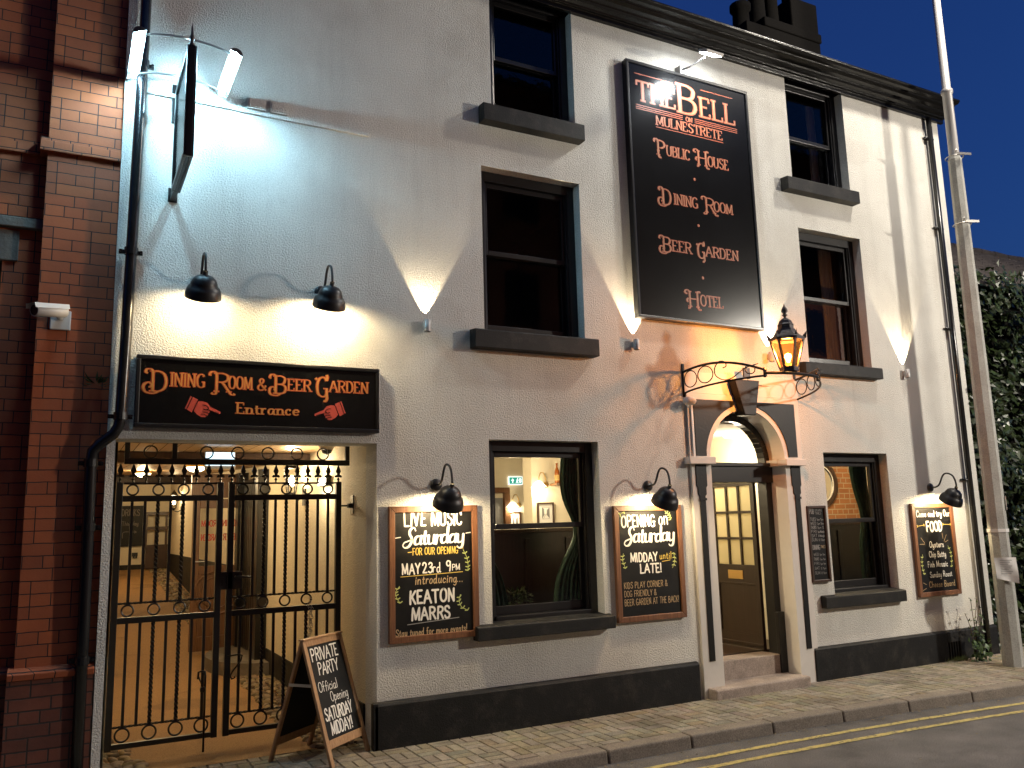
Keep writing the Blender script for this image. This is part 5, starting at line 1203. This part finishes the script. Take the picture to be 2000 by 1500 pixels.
for x, y, lb in ((6.225, 3.40, 'amber beer bottle nearest the sconce on the shelf'), (6.285, 3.35, 'amber beer bottle in the middle of the shelf'), (6.385, 3.40, 'amber beer bottle with a yellow label by the curtain on the shelf')):
    if b0 is None:
        b0 = thing('bottle', lb, 'bottle', (x, y, 2.336), 'bottles on the wall shelf')
        b = MB(); b.lathe([(0, 0), (.036, 0), (.037, .01), (.037, .15), (.032, .18), (.016, .225), (.014, .275), (.017, .278), (.017, .29), (0, .29)], (x, y, 2.336), seg=16); b.build('glass', BOTT, b0, True)
        b = MB(); b.lathe([(.0375, .04), (.0375, .12)], (x, y, 2.336), seg=16); b.build('label', LABL, b0, True)
    else: copy_thing(b0, (x, y, 2.336), lb)
ex = thing('exit_sign', 'green and white running man exit sign on the back wall of the left room', 'exit sign', (6.62, 5.3, 2.5))
EXG = mat('exit_green', (.02, .25, .20), .5, emit=(.02, .30, .24), estr=.6); EXW = mat('exit_white', (.8, .85, .85), .5, emit=(.85, .95, .95), estr=.9)
ex0, exy, ezb = 6.54, 5.475, 2.43
b = MB(); b.box(ex0-.012, ex0+.252, exy, exy+.02, ezb-.012, ezb+.122); b.build('border', EXW, ex)
b = MB(); b.box(ex0, ex0+.24, exy-.004, exy, ezb, ezb+.11); b.build('face', EXG, ex)
b = MB(); pl = Plane((ex0, exy-.0045, ezb))
flat(b, pl, [(.03, .055), (.06, .09), (.09, .055), (.07, .055), (.07, .02), (.05, .02), (.05, .055)]); flat(b, pl, [(.185, .02), (.225, .02), (.225, .09), (.185, .09)])
strokes(b, pl, [(.155, .078), (.145, .05), (.16, .02)], .016); strokes(b, pl, [(.145, .05), (.125, .02)], .012); strokes(b, pl, [(.13, .065), (.16, .068), (.18, .055)], .009); flat(b, pl, [(.155+.009*math.cos(k), .092+.009*math.sin(k)) for k in (0, 1, 2, 3, 4, 5)]); b.build('symbol', EXW, ex)
dw = thing('inner_doorway', 'brown timber doorway at the far left of the lit room', 'doorway', (6.2, 5.45, .3))
b = MB(); b.box(5.70, 5.80, 5.42, 5.5, .3, 2.28); b.box(6.42, 6.52, 5.42, 5.5, .3, 2.28); b.box(5.70, 6.52, 5.42, 5.5, 2.28, 2.37); b.build('frame', PASSW, dw, bevel=.005)
b = MB(); b.box(6.26, 6.40, 5.46, 5.49, 1.5, 2.2); b.build('notice', PRINT, dw)
pn = thing('ceiling_lamp', 'lit ceiling lamp of the left room, above the window view', 'ceiling light', (4.3, 2.2, 2.8))
b = MB(); b.lathe([(.12, 0), (.14, -.02), (.12, -.06), (0, -.08)], (4.3, 2.2, 2.85), seg=18); b.build('bowl', mat_emit('lit_bowl', (1, .86, .6), 3), pn, True)
lamp('POINT', 'ceiling_light', (4.3, 2.2, 2.6), 125, (1, .80, .50), pn, .1)
pn = thing('ceiling_lamp', 'lit ceiling lamp of the right room before the brick wall', 'ceiling light', (9.0, 1.0, 2.8))
b = MB(); b.lathe([(.12, 0), (.14, -.02), (.12, -.06), (0, -.08)], (9.0, 1.0, 2.85), seg=18); b.build('bowl', mat_emit('lit_bowl', (1, .86, .6), 3), pn, True)
lamp('POINT', 'ceiling_light', (9.0, 1.0, 2.6), 34, (1, .80, .50), pn, .1)
pn = thing('ceiling_lamp', 'lit ceiling lamp just inside the front door', 'ceiling light', (7.42, 1.0, 2.8))
b = MB(); b.lathe([(.12, 0), (.14, -.02), (.12, -.06), (0, -.08)], (7.42, 1.05, 2.85), seg=18); b.build('bowl', mat_emit('lit_bowl', (1, .86, .6), 3), pn, True)
lamp('POINT', 'ceiling_light', (7.42, 1.15, 2.45), 21, (1, .86, .64), pn, .1)
hm = thing('round_mirror', 'round dark framed mirror on the indoor brick wall', 'mirror', (9.55, 1.7, 2.2))
mc = (9.62, 1.745, 2.235)
b = MB(); b.lathe([(.255, 0), (.26, .03), (.35, .035), (.36, .02), (.36, 0)], mc, (0, -1, 0), 36); b.build('frame', DARKW, hm, True)
b = MB(); b.lathe([(0, .012), (.255, .012), (.256, .02), (.268, .032), (.27, .03)], mc, (0, -1, 0), 36); b.build('glass', MIRROR, hm)
b = MB(); b.ring((mc[0], mc[1]-.03, mc[2]), .262, .008, 40, 6); b.build('bead', WPLAST, hm, True)
def leafquad(b, p, d, l, w, up):
    d = d.normalized(); s = d.cross(up)
    if s.length < 1e-3: s = V((1, 0, 0))
    s.normalize(); k = d.cross(s)*random.uniform(.05, .2)*l
    b.bm.faces.new([b.bm.verts.new(q) for q in (p, p+d*l*.45-s*w/2+k, p+d*l, p+d*l*.45+s*w/2+k)])
pp = thing('pot_plant', 'low leafy pot plant on the inside sill of the larger window', 'plant', (4.0, .45, .95))
b = MB(); b.lathe([(0, 0), (.05, 0), (.065, .09), (.06, .09), (0, .085)], (3.98, .50, .93), seg=16); b.build('pot', DARKW, pp, True)
b = MB()
for i in range(150):
    a, e = random.uniform(0, 6.28), random.uniform(.1, 1.3); d = V((math.cos(a)*math.cos(e), math.sin(a)*math.cos(e)*.5, math.sin(e)*.8)); p = V((3.98, .50, 1.03)) + d*random.uniform(.03, .17); leafquad(b, p, d+V((0, 0, -.4)), random.uniform(.035, .06), .028, V((0, 0, 1)))
b.build('foliage', LEAF, pp)
b = MB(); b.box(3.3, 4.75, .37, .62, .90, .93); b.box(7.75, 8.95, .37, .60, .88, .91); b.build('inside_sill', DARKW, pub)

# ------------------------------------------------------------------ in the passage
def bulkhead(x, y, z, label, power=14):
    t = thing('bulkhead_light', label, 'ceiling light', (x, y, z), 'round ceiling lights in the passage')
    b = MB(); b.lathe([(.12, 0), (.13, -.015), (.13, -.04), (.118, -.045)], (x, y, z), seg=20); b.build('rim', BRASS, t, True)
    b = MB(); b.lathe([(.118, -.042), (.10, -.07), (.06, -.095), (0, -.105)], (x, y, z), seg=20); b.build('bowl', mat_emit('lit_bulkhead', (1, .80, .45), 9), t, True)
    lamp('POINT', 'bulkhead_lamp', (x, y, z-.16), power, (1, .74, .40), t, .07)
bulkhead(1.42, 4.0, pc(4.0), 'nearest round ceiling light above the gates', 30); bulkhead(1.08, 7.4, pc(7.4), 'second round ceiling light down the passage', 26); bulkhead(.85, 12.5, pc(12.5), 'furthest round ceiling light near the end wall', 30)
def plant_lantern(x, y, z, s, label, power):
    t = thing('passage_lantern', label, 'lantern', (x, y, z), 'wall lanterns along the passage')
    c = V((x-.14*s, y, z)); b = MB()
    for k in range(4):
        a = R(90*k+45); p0 = c + V((.05*math.cos(a), .05*math.sin(a), -.12))*s; p1 = c + V((.085*math.cos(a), .085*math.sin(a), .12))*s; b.bar(p0, p1, .012*s, .012*s)
    b.lathe([(.06, 0), (.055, -.02), (.02, -.05), (.0, -.06)], c+V((0, 0, -.12))*s, seg=4, rot0=R(45)); b.lathe([(.105, 0), (.06, .06), (.02, .10), (.0, .13)], c+V((0, 0, .12))*s, seg=4, rot0=R(45))
    b.tube([(x, y, z-.16*s), (x-.07*s, y, z-.19*s), (x-.14*s, y, z-.17*s)], .012*s, 6); b.box(x-.02, x, y-.05*s, y+.05*s, z-.25*s, z-.08*s); b.build('frame', IRON, t)
    b = MB(); b.lathe([(0, -.07), (.025, -.06), (.035, 0), (.02, .05), (0, .06)], c, seg=10); b.build('bulb', mat_emit('lantern_bulb', (1, .74, .36), 26), t, True)
    lamp('POINT', 'passage_lantern_lamp', tuple(c + V((0, 0, .10))), power*.7, (1, .74, .40), t, .04)
plant_lantern(2.38, 2.45, 2.33, 1.1, 'larger wall lantern lit beside the black passage door frame', 27); plant_lantern(2.38, 13.6, 2.45, 1.2, 'far wall lantern lit at the end of the passage', 30)
bl = thing('wall_bulkhead', 'oblong lit bulkhead lamp on the right passage wall', 'wall light', (2.36, 1.55, 2.27))
b = MB(); b.box(2.33, 2.38, 1.42, 1.68, 2.225, 2.315); b.build('case', IRON, bl, bevel=.008)
b = MB(); b.box(2.31, 2.33, 1.435, 1.665, 2.235, 2.305); b.build('diffuser', mat_emit('lit_oblong', (1, .9, .68), 6), bl)
lamp('POINT', 'wall_bulkhead_lamp', (2.26, 1.55, 2.27), 15, (1, .82, .52), bl, .05)
ep = thing('lit_panel', 'blank pale blue lit panel hanging behind the gate overpanel', 'lit sign', (1.36, 1.7, 2.5))
b = MB(); b.box(1.205, 1.495, 1.72, 1.75, 2.405, 2.575); b.build('case', WPLAST, ep, bevel=.004)
b = MB(); b.box(1.215, 1.485, 1.715, 1.72, 2.44, 2.57); b.build('lit_face', mat_emit('blue_white_panel', (.62, .86, 1.0), 1.5), ep)
t_, z0_ = None, None
pcb = thing('passage_chalkboard', 'dark chalkboard with an arrow on the end wall of the passage', 'chalkboard', (1.5, 15.9, 1.5))
b = MB(); b.box(1.22, 1.78, 15.93, 15.99, 1.45, 2.43); b.build('slate', CHALKB, pcb)
b = MB(); pl = Plane((1.22, 15.928, 1.45)); text(b, pl, 'DRINKS', .06, .74, .15, .40, 'chalk', .14); text(b, pl, 'This Way', .08, .50, .10, .36, 'chalk', .14); strokes(b, pl, [(.10, .20), (.12, .34), (.36, .34)], .014); flat(b, pl, [(.36, .30), (.42, .34), (.36, .38)]); b.build('faint_lettering', mat('chalk_very_faded', (.14, .13, .12), .9), pcb)
pw = thing('passage_window', 'dark timber window unit on the right at the passage end', 'window', (2.1, 15.6, 1.4))
b = MB()
for x in (1.84, 2.06, 2.30): b.box(x-.025, x+.025, 15.80, 15.86, 1.42, 2.26)
for z in (1.42, 1.86, 2.22): b.box(1.82, 2.37, 15.79, 15.87, z-.03, z+.05)
b.box(1.84, 2.37, 15.82, 15.98, .9, 1.40); b.build('frame', DARKW, pw)
so = MB(); so.box(1.55, 1.68, 15.96, 15.99, 1.20, 1.29); so.box(1.57, 1.61, 15.93, 15.96, 1.16, 1.26); so.box(1.63, 1.67, 15.93, 15.96, 1.16, 1.26); tag(so.build('socket_box', IRON), 'small black socket box low on the passage end wall', 'socket')
pcam = thing('dome_camera', 'pale dome camera under the passage ceiling on the right', 'security camera', (2.25, 1.2, 2.55))
b = MB(); b.lathe([(.07, 0), (.075, -.03), (.06, -.06)], (2.26, 1.15, 2.62), seg=16); b.build('base', WPLAST, pcam, True); b = MB(); b.lathe([(.055, -.06), (.045, -.09), (0, -.11)], (2.26, 1.15, 2.62), seg=16); b.build('dome', SHADE, pcam, True)

# ------------------------------------------------------------------ street lamps
def street_lamp(x, y, label, hz, arm, power, spotdir=None):
    t = thing('street_lamp', label, 'street lamp', (x, y, 0)); k = hz/9.6
    b = MB(); b.lathe([(.112, -.1), (.112, .02), (.104, 2.5*k), (.080, 6.25*k), (.058, 6.32*k)], (x, y, 0), seg=8, rot0=R(22.5+12)); b.build('column', CONC, t)
    b = MB(); b.lathe([(.062, 6.25*k), (.060, 7.15*k), (.072, 7.16*k), (.072, 7.21*k), (.052, 7.23*k), (.045, hz)], (x, y, 0), seg=14); b.tube([(x, y, hz-.1), (x, y+arm*.1, hz+.12), (x, y+arm*.4, hz+.25), (x, y+arm*.8, hz+.3)], .03, 10); b.build('upper_tube', CONC if False else GREYM, t, True)
    b = MB(); b.lathe([(.0, -.38), (.09, -.34), (.15, -.1), (.13, .2), (.05, .34), (0, .36)], (x, y+arm, hz+.33), (0, 1, .05), 12); b.build('head', GREYM, t, True)
    b = MB(); b.lathe([(.11, 0), (.09, -.05), (0, -.07)], (x, y+arm, hz+.25), seg=14); b.build('lens', mat_emit('street_lens', (1, .82, .6), 30), t, True)
    lamp('POINT', 'street_light', (x, y+arm, hz+.05), power, (1, .91, .78), t, .22)
    return t
SL = street_lamp(9.90, -.66, 'pale concrete street lamp standing in front of the ivy', 9.6, -1.5, 620)
for z in (6.28, 5.38):
    b = MB(); b.ring((9.90, -.66, z), .104, .007, 20, 5, (0, 0, 1)); b.bar((9.80, -.77, z), (10.03, -.80, z+.02), .012, .03); b.tube([(9.78, -.76, z+.01), (9.74, -.80, z+.03)], .008, 6); b.build('banding', STEEL, SL)
b = MB(); b.lathe([(.1145, -.02), (.116, -.018), (.116, .018), (.1145, .02)], (9.90, -.66, 1.56), seg=8, rot0=R(34.5)); b.build('tape_band', PAPER, SL)
pm = Matrix.Translation(V((9.90, -.66, 0))) @ Matrix.Rotation(R(40), 4, 'Z')
b = MB(); b.box(-.03, .03, -.120, -.113, 1.80, 1.96); bmesh.ops.transform(b.bm, matrix=pm, verts=b.bm.verts); b.build('number_plate', WPLAST, SL)
b = MB()
pm2 = Matrix.Translation(V((9.90, -.66, 0))) @ Matrix.Rotation(R(-38), 4, 'Z')
g = [[b.bm.verts.new(pm2 @ V((-.12+.24*i/6, -.128 - .012*math.sin(i*1.1+j), .98+.27*j/5 - .03*((i-3)/3 if j == 0 else 0)))) for i in range(7)] for j in range(6)]
for j in range(5):
    for i in range(6): b.bm.faces.new([g[j][i], g[j][i+1], g[j+1][i+1], g[j+1][i]])
nz = tag(b.build('paper_notice', PAPER, None, True), 'wrinkled white paper notice wrapped on the lamp column', 'notice')
b = MB()
for i in range(8):
    z = 1.215 - .022*i; v = [b.bm.verts.new(pm2 @ V(p)) for p in ((-.07, -.146, z), (.06-.02*(i % 3), -.146, z), (.06-.02*(i % 3), -.146, z+.006), (-.07, -.146, z+.006))]; b.bm.faces.new(v)
b.build('printed_lines', PRINT, nz)
# the lamp across the road, out of the picture, whose light reaches the wall from the right
street_lamp(13.3, -7.6, 'concrete street lamp across the road', 5.3, .9, 1550)
# black service pipe down the right end of the wall
b = MB(); b.tube([(10.35, -.06, 7.2), (10.36, -.06, 4), (10.38, -.06, 0)], .035, 10)
for z in (6.9, 5.6, 4.2, 2.2): b.box(10.26, 10.44, -.05, 0, z-.012, z+.012)
tag(b.build('service_pipe', PIPE, None, True), 'thin black downpipe on the white wall behind the street lamp', 'downpipe')

# unseen mill, added so the panes mirror dark brick and less sky light arrives
tr = thing('unseen_mill', 'unseen dark brick mill added across the road to darken the window panes', 'mill', (5, -14, 0))
b = MB(); b.box(-20, 30, -22, -13.5, -.1, 15); b.build('wall', BRICK2, tr)
b = MB(); b.prismx([(-13.1, 14.9), (-17.75, 17.5), (-22.4, 14.9)], -20.3, 30.3); b.build('roof', SLATE, tr)
for k in range(12):
    for z0 in (1.0, 4.2, 7.4, 10.6):
        b = MB(); x = -17 + 4*k; b.box(x, x+1.1, -13.5, -13.44, z0, z0+1.6); b.build('window', BLACKW, tr)
# ------------------------------------------------------------------ neighbour with ivy, plants
iv = thing('tiled_roof_house', 'dark neighbouring house with tiled roof behind the ivy', 'house', (13, 1, 0))
b = MB(); b.box(11.1, 24, .55, 6, -.1, 5.0); b.build('wall', SILHB, iv)
b = MB()
nr = 26
for i in range(nr):
    f0, f1 = i/nr, (i+1)/nr; y0, y1 = .2+2.9*f0, .2+2.9*f1; z0, z1 = 5.0+1.95*f0, 5.0+1.95*f1
    x = 10.95
    while x < 24:
        w = .28; dz = random.uniform(-.008, .008)
        b.poly([(x, y0, z0+.03+dz), (x+w-.01, y0, z0+.03+dz), (x+w-.01, y1+.03, z1+.012), (x, y1+.03, z1+.012)]); b.poly([(x, y0, z0+.03+dz), (x+w-.01, y0, z0+.03+dz), (x+w-.01, y0, z0), (x, y0, z0)]); x += w
b.poly([(10.95, .2, 4.99), (24, .2, 4.99), (24, 3.1, 6.94), (10.95, 3.1, 6.94)]); b.poly([(10.95, 3.1, 6.94), (24, 3.1, 6.94), (24, 6.2, 5), (10.95, 6.2, 5)])
b.build('roof', SLATE, iv)
b = MB()
x = 10.95
while x < 24: b.tube([(x, 3.1, 6.97+random.uniform(-.012, .012)), (x+.42, 3.1, 6.97+random.uniform(-.012, .012))], .07, 8); x += .44
b.build('ridge_tile', SLATE, iv)
b = MB(); b.prismx([(.05, 4.98), (.05, 4.90), (.10, 4.86), (.16, 4.90), (.16, 4.98), (.145, 4.98), (.145, 4.91), (.10, 4.88), (.065, 4.91), (.065, 4.98)], 12.75, 24)
for x in (13.05, 14.2): b.box(x-.02, x+.02, .04, .17, 4.85, 4.99)
b.build('gutter', mat('brown_gutter', (.10, .065, .05), .5), iv)
b = MB()
random.seed(11)
for i in range(9500):
    x = random.uniform(10.7, 14.5); z = random.uniform(0, 1)**.9*5.2
    if z > 4.8 and x > 12.6: continue
    top = 5.15 + .45*math.sin((x-10.7)*1.7) if x < 12.6 else 4.8
    if z > top: continue
    dpt = .32 + .16*math.sin(x*3.1+z*1.7) + .12*math.sin(x*7.3-z*4.1)
    y = .42 - random.uniform(.2, 1)*dpt - (.15 if z > 4.7 else 0)
    d = V((random.uniform(-1, 1), random.uniform(-.9, .2), random.uniform(-1.3, .35))); leafquad(b, V((x, y, z)), d, random.uniform(.07, .14), random.uniform(.06, .11), V((random.uniform(-.5, .5), -1, random.uniform(-.2, .8))))
ivy = b.build('ivy', LEAFD); tag(ivy, 'dense dark ivy covering the wall beyond the street lamp', 'ivy')
random.seed(5)
def weed(label, x, y, z, h, n, spread, bushy=60):
    t = thing('weed', label, 'plant', (x, y, z)); s_ = MB(); l_ = MB()
    for k in range(n):
        a = random.uniform(0, 6.28); hh = h*random.uniform(.5, 1); p = V((x+random.uniform(-.03, .03), y, z)); pts = [p.copy()]
        for i in range(6):
            p = p + V((math.cos(a)*spread*(i/6)+random.uniform(-.01, .01), -abs(math.sin(a))*spread*.4*(i/6), hh/6)); pts.append(p.copy())
            for _ in range(2): leafquad(l_, p, V((random.uniform(-1, 1), random.uniform(-1, .2), random.uniform(-.8, .6))), random.uniform(.04, .07), .025, V((0, 0, 1)))
        s_.tube(pts, .004, 5)
    for i in range(bushy):
        p = V((x+random.gauss(0, .07), y-abs(random.gauss(0, .05)), z+abs(random.gauss(.12, .12)))); leafquad(l_, p, V((random.uniform(-1, 1), random.uniform(-1, .2), random.uniform(-1, .5))), random.uniform(.04, .08), .045, V((0, -1, .4)))
    s_.build('stem', STEM, t); l_.build('foliage', LEAF, t)
weed('spindly weed growing up the plinth at the foot of the street lamp', 9.93, -.20, 0, .85, 6, .05, 130)
def fern(x, y, z):
    t = thing('wall_fern', 'small fern sprouting from the brick pier beside the drainpipe', 'plant', (x, y, z)); l_ = MB()
    for k in range(16):
        a = random.uniform(-.3, 3.44); p = V((x, y, z)); d = V((math.cos(a), -.7, math.sin(a)*.8+.2)); leafquad(l_, p+d*random.uniform(0, .03), d, random.uniform(.06, .13), .022, V((0, 0, 1)))
    l_.build('frond', LEAF, t)
fern(.175, .042, 2.93)
b = MB()
for i in range(160):
    p = V((9.74+random.gauss(0, .10), -.07-abs(random.gauss(0, .03)), 0)); d = V((random.uniform(-.6, .6), random.uniform(-.7, .1), 1)); leafquad(b, p, d, random.uniform(.03, .09), .008, V((0, 1, 0)))
struct(b.build('grass', GRASSM), 'stuff')
b = MB(); random.seed(21)
for i in range(420):
    x = random.uniform(2.5, 12); y = kerb_y(x) - abs(random.gauss(0, .10)) - .005 if random.random() < .7 else random.uniform(kerb_y(x)-1.6, 0)
    z = -.098 if y < kerb_y(x) else .012; r = random.uniform(.004, .013); a = random.uniform(0, 6.28)
    b.poly([(x+r*math.cos(a+k*1.571)*(1.6 if k % 2 else .8), y+r*math.sin(a+k*1.571)*(1.6 if k % 2 else .8), z+random.uniform(0, .008)) for k in range(4)])
struct(b.build('litter', mat('dry_leaf', (.22, .17, .10), .8, var=.5, vscale=30)), 'stuff')
